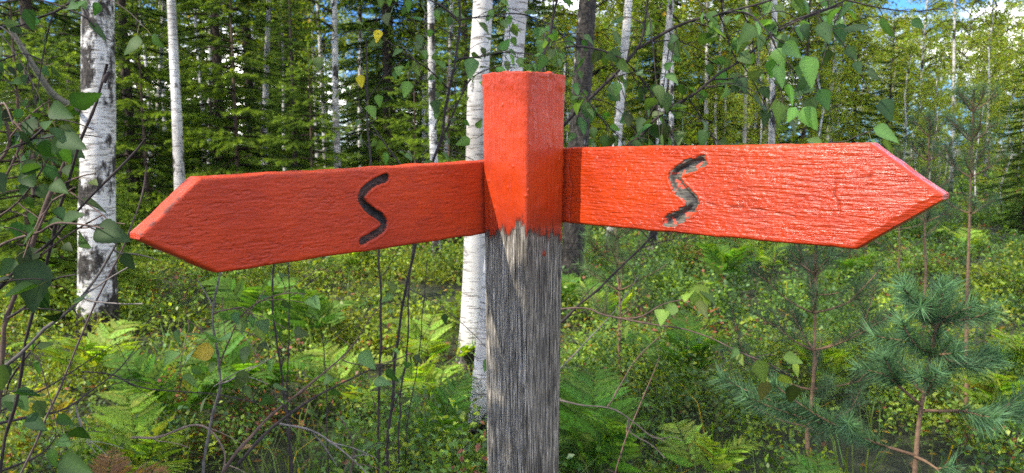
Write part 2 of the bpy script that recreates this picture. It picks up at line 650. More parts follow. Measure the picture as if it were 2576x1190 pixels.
    q = np.stack([i + j, i + j2, i + M + j2, i + M + j], -1).reshape(-1, 4)
    mb = MB()
    mb.add(v.reshape(-1, 3), q, col.reshape(-1, 3))
    o = mb.build("post", post_mat(), sign, True)
    o.rotation_euler = (0, 0, -PH)


build_post()


def seg_dist(U, V, pts):
    best = np.full(U.shape, 9.0)
    for a, b in zip(pts[:-1], pts[1:]):
        ab = b - a
        t = np.clip(((U - a[0]) * ab[0] + (V - a[1]) * ab[1]) / np.dot(ab, ab), 0, 1)
        best = np.minimum(best, np.hypot(U - a[0] - t * ab[0], V - a[1] - t * ab[1]))
    return best


def build_arm(label, d, n, fs, corners, letter, mat, lmat, smooth_paint, worn):
    p0 = PC - n * (PS / 2) * 1.0
    O = np.array([p0[0], p0[1], 0.0])

    def uv(px, py):
        q = on_plane(px, py, p0, n)
        return np.array([np.dot(q - O, d), q[2]])

    rt, tcn, tip, bcn, rb = [uv(*c) for c in corners]
    u0 = -PS / 2 + 0.001

    def ext(a, b):
        return a[1] + (b[1] - a[1]) * (u0 - a[0]) / (b[0] - a[0])

    th = 0.0025
    up_u, up_v = [u0, tcn[0], tip[0]], [ext(rt, tcn), tcn[1], tip[1] + th]
    lo_u, lo_v = [u0, bcn[0], tip[0]], [ext(rb, bcn), bcn[1], tip[1] - th]
    nu, nv = int((tip[0] - u0) / 0.0012), 112
    us = np.linspace(u0, tip[0], nu)
    ts = np.linspace(0, 1, nv)
    seed = 100 if fs > 0 else 200
    topv = np.interp(us, up_u, up_v)
    botv = np.interp(us, lo_u, lo_v)
    wav = 0.0012 * fbm(us * 28, us * 0, 0, seed, 4)
    topv = topv + wav
    botv = botv + 0.0012 * fbm(us * 28, us * 0 + 5, 0, seed + 3, 4)
    U = np.repeat(us[:, None], nv, 1)
    V = botv[:, None] + (topv - botv)[:, None] * ts[None, :]
    # distance to the slanted outline for the worn, rounded arris
    sl_t = np.abs(np.gradient(topv, us))
    sl_b = np.abs(np.gradient(botv, us))
    sl_t = np.where(us > tcn[0], (tcn[1] - tip[1]) / (tip[0] - tcn[0]), 0.1)
    sl_b = np.where(us > bcn[0], (tip[1] - bcn[1]) / (tip[0] - bcn[0]), 0.1)
    de = np.minimum((topv[:, None] - V) / np.sqrt(1 + sl_t ** 2)[:, None], (V - botv[:, None]) / np.sqrt(1 + sl_b ** 2)[:, None])
    rr = 0.0045
    d_low = (V - botv[:, None]) / np.sqrt(1 + sl_b ** 2)[:, None]
    k = np.clip(1 - de / rr, 0, 1)
    round_ = -rr * (1 - np.sqrt(np.maximum(0, 1 - k * k)))
    if worn:   # the lower slanted end is worn to a broad bevel
        bw = 0.009 + 0.003 * fbm(U * 50, V * 50, 0, 77, 2)
        inb = sstep(bcn[0] - 0.004, bcn[0] + 0.006, U)
        round_ = np.minimum(round_, -np.clip(1 - d_low / bw, 0, 1) * 0.0028 * inb)
        rr = 0.0050
    if smooth_paint:
        hgt = 0.00045 * fbm(U * 60, V * 300, 0, seed, 3, 0.6) + 0.0008 * fbm(U * 9, V * 18, 0, seed + 8, 2)
        cr = np.abs(fbm(U * 42 + 0.5 * fbm(U * 30, V * 60, 0, seed + 1, 2), V * 190, 0, seed + 5, 3, 0.55))
        cre = sstep(0.085, 0.02, cr) * sstep(-0.15, 0.25, fbm(U * 34, V * 90, 0, seed + 7, 2))
        hgt = hgt - 0.0007 * cre
    else:
        g = fbm(U * 48 + 0.6 * fbm(U * 9, V * 20, 0, seed + 2, 2), V * 400 + 2.5 * fbm(U * 7, V * 12, 0, seed + 6, 2), 0, seed, 3, 0.65)
        cr = np.abs(fbm(U * 20 + 0.4 * fbm(U * 20, V * 60, 0, seed + 1, 2), V * 230 + 2.0 * fbm(U * 6, V * 10, 0, seed + 6, 2), 0, seed + 5, 3, 0.55))
        cre = sstep(0.07, 0.015, cr) * sstep(-0.1, 0.3, fbm(U * 16, V * 70, 0, seed + 7, 2))
        hgt = 0.00050 * g + 0.00030 * fbm(U * 200, V * 420, 0, seed + 4, 2) - 0.0004 * cre + 0.0012 * fbm(U * 8, V * 25, 0, seed + 9, 2)
    crack = np.zeros_like(U)
    dirt = 0.6 * sstep(0.1, -0.5, fbm(U * 40, V * 150, 0, seed, 3)) * (0.5 + 0.5 * fbm(U * 6, V * 8, 0, seed + 12, 2))
    bare = np.zeros_like(U)
    L2 = np.array([uv(*c) for c in letter])
    # smooth the letter's centre line
    for _ in range(1):
        Lm = [L2[0]]
        for a, b in zip(L2[:-1], L2[1:]):
            Lm += [a * 0.75 + b * 0.25, a * 0.25 + b * 0.75]
        L2 = np.array(Lm + [L2[-1]])
    ds = seg_dist(U, V, L2)
    if worn:
        ragged = 0.0020 * fbm(U * 70, V * 260, 0, seed + 20, 3) + 0.002 * fbm(U * 160, V * 160, 0, seed + 22, 2)
        ragged = ragged + 0.0035 * fbm(U * 22, V * 30, 0, seed + 24, 2)
        mask = sstep(0.0094, 0.0076, ds + ragged * 1.4)
        groove = sstep(0.0070, 0.002, ds + ragged * 0.6)
        hgt = hgt * (1 - 0.2 * mask) - 0.0016 * mask - 0.0060 * groove
        hgt = hgt + 0.0006 * np.exp(-((ds - 0.0115) / 0.002) ** 2)
        black = sstep(0.2, 0.5, groove * (0.5 + 1.3 * fbm(U * 30, V * 34, 0, seed + 25, 3)))
        lcol = np.stack([black, sstep(0.45, 0.6, fbm(U * 90, V * 130, 3, seed + 27, 3) + 0.18), groove], -1)
        # long cracks in the paint
        for cpts in ([(1760, 505), (1800, 517), (1860, 520), (1930, 530), (2000, 545)], [(2098, 495), (2102, 452), (2190, 447), (2193, 430)],
                     [(1437, 372), (1430, 420), (1440, 470), (1432, 520), (1435, 560)], 
                     [(2098, 495), (2110, 505), (2112, 530)]):
            cp = np.array([uv(*c) for c in cpts])
            cd = seg_dist(U, V, cp) + 0.0012 * fbm(U * 90, V * 200, 0, seed + 33, 2)
            cm = np.exp(-(cd / 0.0011) ** 2)
            crack = np.maximum(crack, 0.38 * cm)
            hgt = hgt - 0.0008 * cm
    else:
        ragged = 0.0012 * fbm(U * 90, V * 140, 0, seed + 20, 3)
        ragged = ragged + 0.0014 * fbm(U * 30, V * 30, 0, seed + 21, 2)
        wv = 0.0009 * fbm(U * 18, V * 18, 0, seed + 29, 2) + 0.0013
        ds = ds + wv
        mask = sstep(0.0074, 0.0062, ds + ragged)
        hgt = hgt * (1 - mask) - (0.0075 + 0.002 * fbm(U * 80, V * 80, 0, seed + 23, 2)) * sstep(0.0074, 0.0045, ds + ragged) + 0.0007 * np.exp(-((ds - 0.0098) / 0.0016) ** 2)
        lcol = np.stack([sstep(-0.1, 0.3, fbm(U * 60, V * 90, 0, seed + 25, 3) + 0.6 * np.clip(np.gradient(ds, axis=1) * 3000, -0.3, 0.3)), sstep(0.3, 0.5, fbm(U * 70, V * 70, 3, seed + 27, 3)), mask], -1)  # black weighted to the upper groove wall, shade painted in for depth
        ch = fbm(U * 40, V * 90, 0, seed + 40, 3) + 0.9 * sstep(0.010, 0.0, de) * sstep(tcn[0] - 0.02, tcn[0] + 0.02, U) * (V > tip[1])
        crack = np.maximum(crack, 0.7 * sstep(0.72, 0.9, ch))
    crack = np.maximum(crack, 0.75 * np.exp(-((U - PS / 2 - 0.002) / 0.0022) ** 2) * (0.5 + 0.5 * fbm(U * 0, V * 120, 0, seed + 44, 2)))
    dirt = dirt + 0.7 * np.exp(-np.clip(U - PS / 2, 0, 1) / 0.012) + (0.6 if smooth_paint else 0.3) * sstep(-0.0002, -0.0013, hgt) * (1 - mask)
    w = fs * (round_ + hgt)
    v = np.stack([U, w, V], -1)
    i = np.arange(nu - 1)[:, None] * nv
    j = np.arange(nv - 1)[None, :]
    q = np.stack([i + j, i + nv + j, i + nv + j + 1, i + j + 1], -1).reshape(-1, 4)
    if fs > 0:
        q = q[:, ::-1]
    fm = mask.ravel()[q].mean(1) > 0.5
    mb = MB()
    mb.add(v.reshape(-1, 3), q[~fm], np.stack([crack, np.clip(dirt, 0, 1), bare], -1).reshape(-1, 3))
    # walls: outline pushed back ring by ring
    idx = np.concatenate([np.arange(nu) * nv, (nu - 1) * nv + np.arange(1, nv), np.arange(nu - 2, -1, -1) * nv + nv - 1, np.arange(nv - 2, 0, -1)])
    ol = v.reshape(-1, 3)[idx]
    K, T = 14, 0.024
    m_ = len(idx)
    tang = np.roll(ol, -1, 0) - np.roll(ol, 1, 0)
    outn = unit(np.stack([tang[:, 2], np.zeros(m_), -tang[:, 0]], -1))
    rings = [ol]
    for kk in range(1, K + 1):
        dz = T * kk / K
        nn = 0.0010 * fbm(ol[:, 0] * 60, ol[:, 2] * 60, dz * 300, seed + 50, 3)
        r_ = ol + outn * nn[:, None]
        r_[:, 1] = fs * (-rr - dz)
        rings.append(r_)
    rv = np.array(rings)
    i = np.arange(K)[:, None] * m_
    j = np.arange(m_)[None, :]
    j2 = (j + 1) % m_
    q2 = np.stack([i + j, i + m_ + j, i + m_ + j2, i + j2], -1).reshape(-1, 4)
    if fs < 0:
        q2 = q2[:, ::-1]
    wall_ch = fbm(rv[..., 0] * 30, rv[..., 2] * 60, rv[..., 1] * 150, seed + 60, 3)
    end = (rv[..., 0] > tcn[0] + 0.004) | (rv[..., 2] > tcn[1] - 0.03)
    wc = np.stack([0.9 * sstep(0.42, 0.5, wall_ch) * end, 0.4 * sstep(0, 0.5, wall_ch), 0.9 * sstep(0.46, 0.55, fbm(rv[..., 0] * 25, rv[..., 2] * 25, rv[..., 1] * 200, seed + 66, 3)) * end], -1)
    mb.add(rv.reshape(-1, 3), q2, wc.reshape(-1, 3))
    mb.f.append(np.array([list(range(mb.n - m_, mb.n))]))
    arm = mb.build("arm", mat, sign, True)
    arm["label"] = label
    X, Z = Vector(d), Vector((0, 0, 1))
    Yv = Z.cross(X)
    rot = Matrix((X, Yv, Z)).transposed().to_4x4()
    arm.matrix_local = Matrix.Translation(Vector(O) - Vector((PC[0], PC[1], 0))) @ rot
    lb = MB()
    lb.add(v.reshape(-1, 3), q[fm], lcol.reshape(-1, 3))
    lo = lb.build("carved_letter", lmat, arm, True)
    lo["label"] = "worn zigzag letter S showing bare grey wood and black" if worn else "clean black grooved letter S cut into the board"


def letter_mat(name, worn):
    m = Mat(name)
    at_ = m.n('ShaderNodeAttribute', attribute_name="Col")
    sp = m.n('ShaderNodeSeparateColor')
    m.l(at_.outputs['Color'], sp.inputs[0])
    gr = m.noise(1.0, 5, 0.65, (30, 30, 420))
    blk = m.ramp(m.noise(130, 4, 0.7), [(0.3, (0.006, 0.0055, 0.0055)), (0.75, (0.028, 0.025, 0.024))])
    if worn:
        wood = m.ramp(gr, [(0.3, (0.022, 0.020, 0.014)), (0.5, (0.075, 0.068, 0.048)), (0.72, (0.20, 0.18, 0.135))])
        col = m.mix(sp.outputs[0], wood, blk)
        col = m.mix(sp.outputs[1], col, (0.55, 0.06, 0.025))
    else:
        br = m.ramp(gr, [(0.3, (0.018, 0.009, 0.007)), (0.7, (0.085, 0.034, 0.022))])
        col = m.mix(sp.outputs[0], br, blk)
        col = m.mix(m.math('MULTIPLY', sp.outputs[1], 0.5), col, (0.055, 0.048, 0.044))
    m.l(col, m.b.inputs['Base Color'])
    m.b.inputs['Roughness'].default_value = 0.6
    m.bump(gr, 0.002)
    return m.m


build_arm("left arm with duller red rippled paint and clean black carved letter", nL, nR, 1,
          [(1218, 405), (506, 445), (353, 597), (549, 688), (1218, 589)],
          [(970, 447), (940, 461), (917, 478), (908, 497), (918, 518), (938, 533), (957, 545), (967, 560), (964, 573), (952, 584), (930, 596), (912, 607)],
          paint_mat("red_paint_rippled", 0.42, 0.5), letter_mat("carved_letter_dark", False), True, False)
build_arm("right arm with glossy grain-ridged orange red paint and worn carved letter", nR, nL, -1,
          [(1425, 371), (2188, 359), (2370, 497), (2152, 628), (1425, 562)],
          [(1763, 405), (1733, 418), (1703, 430), (1693, 445), (1703, 465), (1723, 488), (1736, 500), (1746, 510), (1740, 525), (1713, 540), (1683, 555)],
          paint_mat("red_paint_grainy", 0.16, 1.0), letter_mat("carved_letter_worn", True), False, True)

# ------------------------------------------------------------------ vegetation builders
# detailed birch leaf: midrib column and toothed margin
def birch_leaf_template():
    xs = np.array([0.0, 0.06, 0.14, 0.20, 0.27, 0.33, 0.41, 0.47, 0.55, 0.61, 0.69, 0.75, 0.83, 0.90, 1.0])
    ys = 0.87 * np.array([0.0, 0.20, 0.335, 0.37, 0.40, 0.37, 0.365, 0.31, 0.305, 0.24, 0.225, 0.16, 0.14, 0.07, 0.0])
    n = len(xs)
    droop = -0.10 * xs ** 2
    mid = np.stack([xs, 0 * xs, droop - 0.02], -1)
    lf = np.stack([xs + 0.02 * (ys > 0), ys, droop + 0.28 * ys], -1)
    rt = np.stack([xs + 0.02 * (ys > 0), -ys, droop + 0.28 * ys], -1)
    T = np.concatenate([mid, lf, rt])
    f = []
    for k in range(n - 1):
        f.append((k, k + 1, n + k + 1, n + k))
        f.append((k + 1, k, 2 * n + k, 2 * n + k + 1))
    c = np.ones(3 * n)
    c[:n] = 1.35
    return T, np.array(f), c


LT, LF, LC = birch_leaf_template()
LC = LC * np.where(np.arange(len(LC)) % 2, 0.94, 1.04)
LTS = []
for fd, dr, tw in ((1.0, 1.0, 0.0), (-0.3, 2.6, 0.3), (2.2, -0.8, -0.25), (0.4, 3.6, -0.4)):
    t_ = LT.copy()
    t_[:, 2] = -0.10 * dr * LT[:, 0] ** 2 + 0.28 * fd * np.abs(LT[:, 1]) + tw * LT[:, 0] * LT[:, 1]
    LTS.append(t_)


def leaf_cols(n, base, jit=0.25, yellow=0.0, r=None):
    r = r or rng
    c = np.array(base)[None, :] * (1 + jit * r.normal(size=(n, 1)))
    c = c * (1 + 0.10 * r.normal(size=(n, 3)))
    if yellow:
        y = r.random(n) < yellow
        c[y] = np.array([0.45, 0.30, 0.02]) * (0.7 + 0.5 * r.random((y.sum(), 1)))
    return np.clip(c, 0.004, 0.9)


def polyline(pts, step):
    """smooth a hand-set line (Chaikin) and resample it"""
    p = np.asarray(pts, float)
    for _ in range(2):
        q = [p[0]]
        for a, b in zip(p[:-1], p[1:]):
            q += [a * 0.75 + b * 0.25, a * 0.25 + b * 0.75]
        p = np.array(q + [p[-1]])
    d = np.concatenate([[0], np.cumsum(np.linalg.norm(np.diff(p, axis=0), axis=1))])
    n = max(3, int(d[-1] / step) + 1)
    t = np.linspace(0, d[-1], n)
    return np.stack([np.interp(t, d, p[:, k]) for k in range(3)], -1)


def jitter_line(p, amp, r):
    n = len(p)
    k = max(2, n // 3)
    j = np.stack([np.interp(np.linspace(0, k - 1, n), np.arange(k), r.normal(size=k)) for _ in range(3)], -1)
    j[0] = 0
    return p + j * amp


AVOID = None      # foot of the plant whose leaves leave the view to the thick birch open


def detailed_leaves(mb, twigmb, pts, r, spacing, size, base, yellow=0.0, start=0.15, keep=0.78, hang=0.6):
    """birch leaves on short stalks along a twig"""
    d = np.concatenate([[0], np.cumsum(np.linalg.norm(np.diff(pts, axis=0), axis=1))])
    tot = d[-1]
    ts = np.arange(tot * start, tot, spacing)
    ts = np.concatenate([ts + r.normal(size=len(ts)) * spacing * 0.3, [tot]])
    ts = np.clip(ts[r.random(len(ts)) < keep], 0, tot)
    if not len(ts):
        return
    P = np.stack([np.interp(ts, d, pts[:, k]) for k in range(3)], -1)
    tan = unit(np.stack([np.interp(ts, d, np.gradient(pts[:, k], d + np.arange(len(d)) * 1e-6)) for k in range(3)], -1))
    if AVOID is not None:
        q = P + AVOID - EYE[None]
        w = q @ FWD
        px, py = CX + F * (q @ RT) / w, CY - F * (q @ CUP) / w
        ok = ~((px > 178) & (px < 330) & (py > 40) & (py < 800) & (r.random(len(P)) < 0.9))
        P, tan = P[ok], tan[ok]
    n = len(P)
    if n == 0:
        return
    out = unit(tan * 0.6 + r.normal(size=(n, 3)) * 0.7 + np.array([0, -0.25, -hang])[None])
    st = P + out * (0.012 + 0.012 * r.random((n, 1)))
    for a, b in zip(P, st):
        twigmb.tube(np.array([a, (a + b) / 2 + [0, 0, 0.002], b]), 0.0007, 4, (0.12, 0.12, 0.03), False)
    D = unit(out + np.array([0, 0, -0.35 * hang])[None] + 0.25 * r.normal(size=(n, 3)))
    N = unit(np.array([0, -0.55, 0.75])[None] + 0.55 * r.normal(size=(n, 3)))
    sz = size * (0.55 + 0.6 * r.random(n))
    cc = leaf_cols(n, base, 0.26, yellow, r)
    wh = r.integers(0, 4, n)
    for q in range(4):
        mk = wh == q
        mb.template(LTS[q], LF, st[mk], D[mk], N[mk], sz[mk], cc[mk], LC)


def birch_crown(seed, H, z0, Rad, nbr, leaf, per_twig, base, keep=None):
    """branches + leaves of a birch; returns (wood MB, leaf MB)"""
    r = np.random.default_rng(seed)
    wood = lv = MB()
    PP, DD, NN, CC = [], [], [], []
    for b in range(nbr):
        f = (b + r.random()) / nbr
        z = z0 + (H - z0) * f ** 0.9
        az = r.random() * 6.283
        L = Rad * (0.35 + 0.65 * math.sin(math.pi * min(1, 0.18 + 0.82 * (1 - f)) ** 1.0)) * (0.6 + 0.5 * r.random())
        dirh = np.array([math.cos(az), math.sin(az), 0])
        t = np.linspace(0, 1, 8)
        pts = np.array([0, 0, z])[None] + dirh[None] * (L * t)[:, None] + UP[None] * (L * (0.95 * t - 0.75 * t ** 2.2))[:, None]
        pts = jitter_line(pts, 0.05 * L, r)
        wood.tube(pts, np.linspace(0.022, 0.004, 8) * (0.5 + 0.5 * (1 - f)), 4, (0.05, 0.04, 0.035), False)
        nt_ = int(5 + 7 * L)
        for k in range(nt_):
            s0 = 0.2 + 0.8 * r.random()
            P0 = np.array([np.interp(s0, t, pts[:, q]) for q in range(3)])
            da = az + r.normal() * 0.9
            l2 = (0.25 + 0.5 * r.random()) * min(1.0, 0.5 + 0.4 * L)
            tt = np.linspace(0, 1, 5)
            tw = P0[None] + np.array([math.cos(da), math.sin(da), 0])[None] * (l2 * 0.75 * tt)[:, None] + UP[None] * (l2 * (0.25 * tt - 0.85 * tt ** 2))[:, None]
            wood.tube(tw, np.linspace(0.004, 0.0015, 5), 3, (0.05, 0.035, 0.03), False)
            m = int(per_twig * (0.6 + 0.8 * r.random()))
            q = r.random(m)
            c = np.stack([np.interp(q, tt, tw[:, k2]) for k2 in range(3)], -1) + r.normal(size=(m, 3)) * 0.05
            PP.append(c)
            CC.append(np.full(m, 0.8 + 0.4 * r.random()))
    P, CC = np.concatenate(PP), np.concatenate(CC)
    if keep is not None:
        mk = keep(P)
        P, CC = P[mk], CC[mk]
    n = len(P)
    D = unit(r.normal(size=(n, 3)) + np.array([0, 0, -0.6])[None])
    N = unit(r.normal(size=(n, 3)) + np.array([0, 0, 0.8])[None])
    L = leaf * (0.7 + 0.6 * r.random(n))
    lv.leaves(P, D, N, L, L * 0.75, leaf_cols(n, base, 0.2, 0.012, r) * CC[:, None])
    return lv


def trunk_mb(pts, r0, r1, sides=10, seed=0, rough=0.04, flare=0.35):
    pts = np.asarray(pts, float)
    n = len(pts)
    t = np.linspace(0, 1, n)
    rad = r0 + (r1 - r0) * t ** 0.85
    h = pts[:, 2] - pts[0, 2]
    rad = rad * (1 + flare * np.exp(-h / 0.18))
    th = np.linspace(0, 2 * math.pi, sides, endpoint=False)
    nz_ = fbm(np.cos(th)[None, :] * 1.5, np.sin(th)[None, :] * 1.5, h[:, None] * 2.2, seed, 3)
    mb = MB()
    mb.tube(pts, rad[:, None] * (1 + rough * 2 * nz_), sides, (0.5, 0.5, 0.5))
    return mb


def needles(mb, A, B, per_m, ln, wd, spread, flat, cA, cB, r, fwd=0.7, jit=0.2):
    """needle triangles along many segments at once"""
    A, B = np.asarray(A), np.asarray(B)
    seg = B - A
    l = np.linalg.norm(seg, axis=1)
    cnt = np.maximum(1, (l * per_m).astype(int))
    k = np.repeat(np.arange(len(A)), cnt)
    q = r.random(len(k))[:, None]
    P = A[k] + seg[k] * q
    T = unit(seg)[k]
    rnd = r.normal(size=(len(k), 3))
    rnd[:, 2] *= flat
    rnd = unit(rnd - T * np.sum(rnd * T, 1, keepdims=True))
    D = unit(T * fwd + rnd * spread)
    Sd = unit(np.cross(D, r.normal(size=(len(k), 3)) + np.array([0, -1.0, 0.4])))
    L = (ln * (0.75 + 0.5 * r.random(len(k))))[:, None]
    v = np.stack([P + Sd * wd * 0.5, P - Sd * wd * 0.5, P + D * L], 1).reshape(-1, 3)
    c = (np.asarray(cA)[k] * (1 - q) + np.asarray(cB)[k] * q) * (1 + jit * r.normal(size=(len(k), 1)))
    mb.add(v, np.arange(len(k) * 3).reshape(-1, 3), np.repeat(np.clip(c, 0.004, 0.8), 3, 0))


def spruce_parts(seed, H, Rad, zmin, gap, per_m, ln, wd, dark=(0.022, 0.053, 0.013), tip=(0.135, 0.225, 0.034), lat_step=0.07):
    r = np.random.default_rng(seed)
    wood = nd = MB()
    A, B, CA, CB = [], [], [], []
    z = zmin
    dark, tip = np.array(dark), np.array(tip)
    while z < H - 0.05:
        f = z / H
        nb = 5 if f < 0.9 else 4
        a0 = r.random() * 6.28
        for b in range(nb):
            az = a0 + b * 6.283 / nb + r.normal() * 0.25
            L = (Rad * (1 - f) ** 0.8 + 0.06) * (0.65 + 0.5 * r.random())
            zb = z + r.normal() * gap * 0.3
            hd = np.array([math.cos(az), math.sin(az), 0])
            sl = -0.30 + 0.75 * f
            K = max(4, int(L / 0.14))
            t = np.linspace(0, 1, K + 1)
            pts = np.array([0, 0, zb])[None] + hd[None] * (L * t)[:, None] + UP[None] * (L * (sl * t - 0.38 * t ** 2 + 0.30 * t ** 3))[:, None]
            pts = jitter_line(pts, 0.03 * L, r)
            wood.tube(pts, np.linspace(0.006 + 0.008 * L, 0.002, K + 1), 3, (0.045, 0.032, 0.024), False)
            s0 = max(1, int(K * 0.18))
            for k in range(s0, K):
                A.append(pts[k]); B.append(pts[k + 1])
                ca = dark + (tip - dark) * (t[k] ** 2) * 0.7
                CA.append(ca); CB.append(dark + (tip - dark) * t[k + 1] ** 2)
            nl = max(3, int(L / lat_step))
            for k in range(nl):
                s_ = 0.16 + 0.82 * (k + r.random()) / nl
                P0 = np.array([np.interp(s_, t, pts[:, q]) for q in range(3)])
                ll = min(0.42, 0.55 * L * (1.05 - s_) + 0.05) * (0.6 + 0.6 * r.random())
                sgn = 1 if k % 2 else -1
                side = np.array([-hd[1], hd[0], 0]) * sgn
                dv = unit(hd * 0.75 + side * 0.8 + UP * (-0.22 + 0.12 * r.normal()))
                m1 = P0 + dv * ll * 0.55
                e = m1 + unit(dv + hd * 0.25 - UP * 0.12) * ll * 0.45
                A += [P0, m1]; B += [m1, e]
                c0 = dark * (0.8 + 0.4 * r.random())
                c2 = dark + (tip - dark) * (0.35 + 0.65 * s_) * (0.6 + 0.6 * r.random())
                CA += [c0, (c0 + c2) / 2]; CB += [(c0 + c2) / 2, c2]
                if ll > 0.16:
                    for sg in (-1, 1):
                        q0 = P0 + dv * ll * (0.3 + 0.2 * r.random())
                        A.append(q0)
                        B.append(q0 + unit(dv + np.cross(dv, UP) * sg * 0.9 - UP * 0.1) * ll * 0.4)
                        CA.append(c0); CB.append(c2)
        z += gap * (0.8 + 0.4 * r.random()) * (1 - 0.35 * f)
    A.append(np.array([0, 0, H - 0.3])); B.append(np.array([0, 0, H + 0.1])); CA.append(dark); CB.append(tip)
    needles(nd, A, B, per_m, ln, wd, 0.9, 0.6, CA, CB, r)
    return nd


# ------------------------------------------------------------------ birches with measured trunks
BIRCH_LEAF = (0.125, 0.180, 0.020)
CROWNS = []
for sd_, H_, z0_, R_, nb_ in ((11, 10.5, 3.6, 1.7, 46), (12, 9.5, 2.6, 1.5, 50), (13, 11.5, 4.3, 1.8, 48)):
    CROWNS.append((H_, birch_crown(sd_, H_, z0_, R_, nb_, 0.062, 11, BIRCH_LEAF).mesh("crown", M_FAR_LEAF)))
YOUNG = []
for sd_, H_, z0_, R_, nb_ in ((21, 7.5, 1.1, 1.25, 52), (22, 6.5, 0.7, 1.1, 50)):
    YOUNG.append((H_, birch_crown(sd_, H_, z0_, R_, nb_, 0.068, 9, (0.195, 0.255, 0.034)).mesh("crown", M_FAR_LEAF)))


def crown_for(root, H, kind, seed, lean=(0, 0), zrot=None):
    Hp, lm = kind[seed % len(kind)]
    o = link("crown", lm, root)
    s_ = H / Hp
    o.scale = (s_, s_, s_)
    o.rotation_euler = (lean[1], lean[0], seed * 2.1 if zrot is None else zrot)
    return o


def birch(label, p_lo, p_hi, Y, w_px, H=10.0, mat=None, kind=None, seed=0, group=None, sides=20, bend=0.02, dY=0.0):
    """trunk through two photo points at depth Y (dY: how far the upper point leans away)"""
    a = at(p_lo[0], p_lo[1], Y)
    b = at(p_hi[0], p_hi[1], Y + dY)
    d = (b - a) / (b[2] - a[2])
    base = a + d * (0 - a[2])
    base[2] = float(gz(base[0], base[1]))
    r0 = w_px / F * Y / 2 * 1.03
    root = thing("birch_tree", label, "tree", base, group)
    n = 60 if Y < 8 else 26
    z = np.linspace(-0.08, H * 0.97, n)
    r = np.random.default_rng(seed + 500)
    wob = np.stack([np.interp(z, np.linspace(0, H, 7), r.normal(size=7) * bend) * np.minimum(1, z + 0.1), np.interp(z, np.linspace(0, H, 7), r.normal(size=7) * bend), 0 * z], -1)
    pts = d[None] * z[:, None] + wob
    trunk_mb(pts, r0, max(0.012, r0 * 0.18), sides, seed).build("trunk", mat or M_BIRCH, root, True)
    crown_for(root, H, kind or CROWNS, seed, (math.atan(d[0]), -math.atan(d[1])))
    return root


BG = "birch trees with measured white trunks"
B1 = birch("thick white birch with a big rough brown bark patch, behind the left arrow tip", (250, 700), (246, 20), 5.7, 92, 11.0, M_BIRCH_PATCHY, seed=1, sides=40)
birch("straight slim birch next right of the thick patched birch, cut off by left arm's tip", (453, 440), (433, 10), 9.5, 29, 11, seed=2, dY=0.3)
birch("thin birch with bright white lower stem rising above the middle of the left arm", (668, 390), (677, 20), 14, 18, 11, seed=3)
birch("slim pale birch above the left arm, directly above its carved letter's left edge", (848, 370), (836, 10), 12, 20, 10.5, seed=4)
birch("thin mottled birch above the left arm, directly above its carved letter", (908, 360), (906, 30), 16, 14, 11, seed=5)
birch("speckled birch standing over the inner end of the left arm, its white foot showing below", (1099, 650), (1082, 30), 8.3, 22, 10, M_BIRCH_PATCHY, seed=6)
birch("thin white birch stem beside the dark sapling stem left of the post top", (1124, 230), (1131, 20), 13, 13, 10, seed=7)
birch("large white birch just left of the post, its trunk leaning slightly right", (1184, 870), (1217, 20), 4.9, 62, 10.5, M_BIRCH_CLEAN, seed=8, sides=40, bend=0.015)
birch("big smooth birch hidden behind the post with its foot peeping out at left", (1207, 1100), (1292, 60), 3.5, 62, 11, M_BIRCH_CLEAN, seed=9, sides=40, bend=0.01)
birch("dark fissured birch with black lower trunk just right of the post", (1437, 670), (1482, 20), 7.2, 58, 11, M_BIRCH_DARK, seed=10, sides=40)
birch("clean white birch leaning right, first white trunk right of the dark fissured one", (1556, 355), (1578, 50), 9, 26, 10, seed=11)
birch("brownish birch trunk doubled with a whiter stem above the right arm's carved letter", (1661, 350), (1684, 60), 10, 20, 10, seed=12)
birch("bright white thin stem doubled with a brownish birch above the right carved letter", (1688, 350), (1689, 60), 11, 14, 10, seed=13)
birch("hair thin birch between the doubled birches and the white one over the right arm", (1776, 330), (1778, 40), 18, 10, 10, seed=14)
birch("thin grey birch close left of the bright white birch over the right arm", (1877, 350), (1880, 130), 15, 11, 9, seed=15)
birch("bright white birch standing over the middle of the right arm's top edge", (1941, 350), (1944, 80), 12, 19, 10, seed=17)
birch("pale thin birch in the open young wood, nearest the right arm's tip", (2311, 300), (2327, 80), 22, 9, 8, seed=18, kind=YOUNG)
birch("taller thin birch under the blue sky patch, in the open young wood", (2394, 350), (2403, 20), 19, 10, 9, seed=19, kind=CROWNS)
birch("slender birch beside the dark spruce at the right edge of the wood", (2482, 340), (2491, 120), 22, 9, 8, seed=20, kind=YOUNG)
birch("faint thin birch over the right arm's upper arrow corner", (2111, 320), (2122, 100), 20, 7, 8, seed=21, kind=YOUNG)
birch("thin shaded birch with a white flecked stem next left of the straight slim birch", (396, 430), (408, 160), 13, 12, 10, seed=23)
birch("short lit birch stem deep in the dark spruces above the left arrow corner", (526, 330), (528, 200), 17, 14, 10, seed=25)
birch("very thin birch deep in the dark spruces beside a thicker lit stem", (549, 330), (552, 200), 18, 9, 10, seed=26)
birch("grey birch stem half hidden by spruce boughs over the left arm's carved part", (714, 330), (708, 60), 17, 9, 10, seed=27)

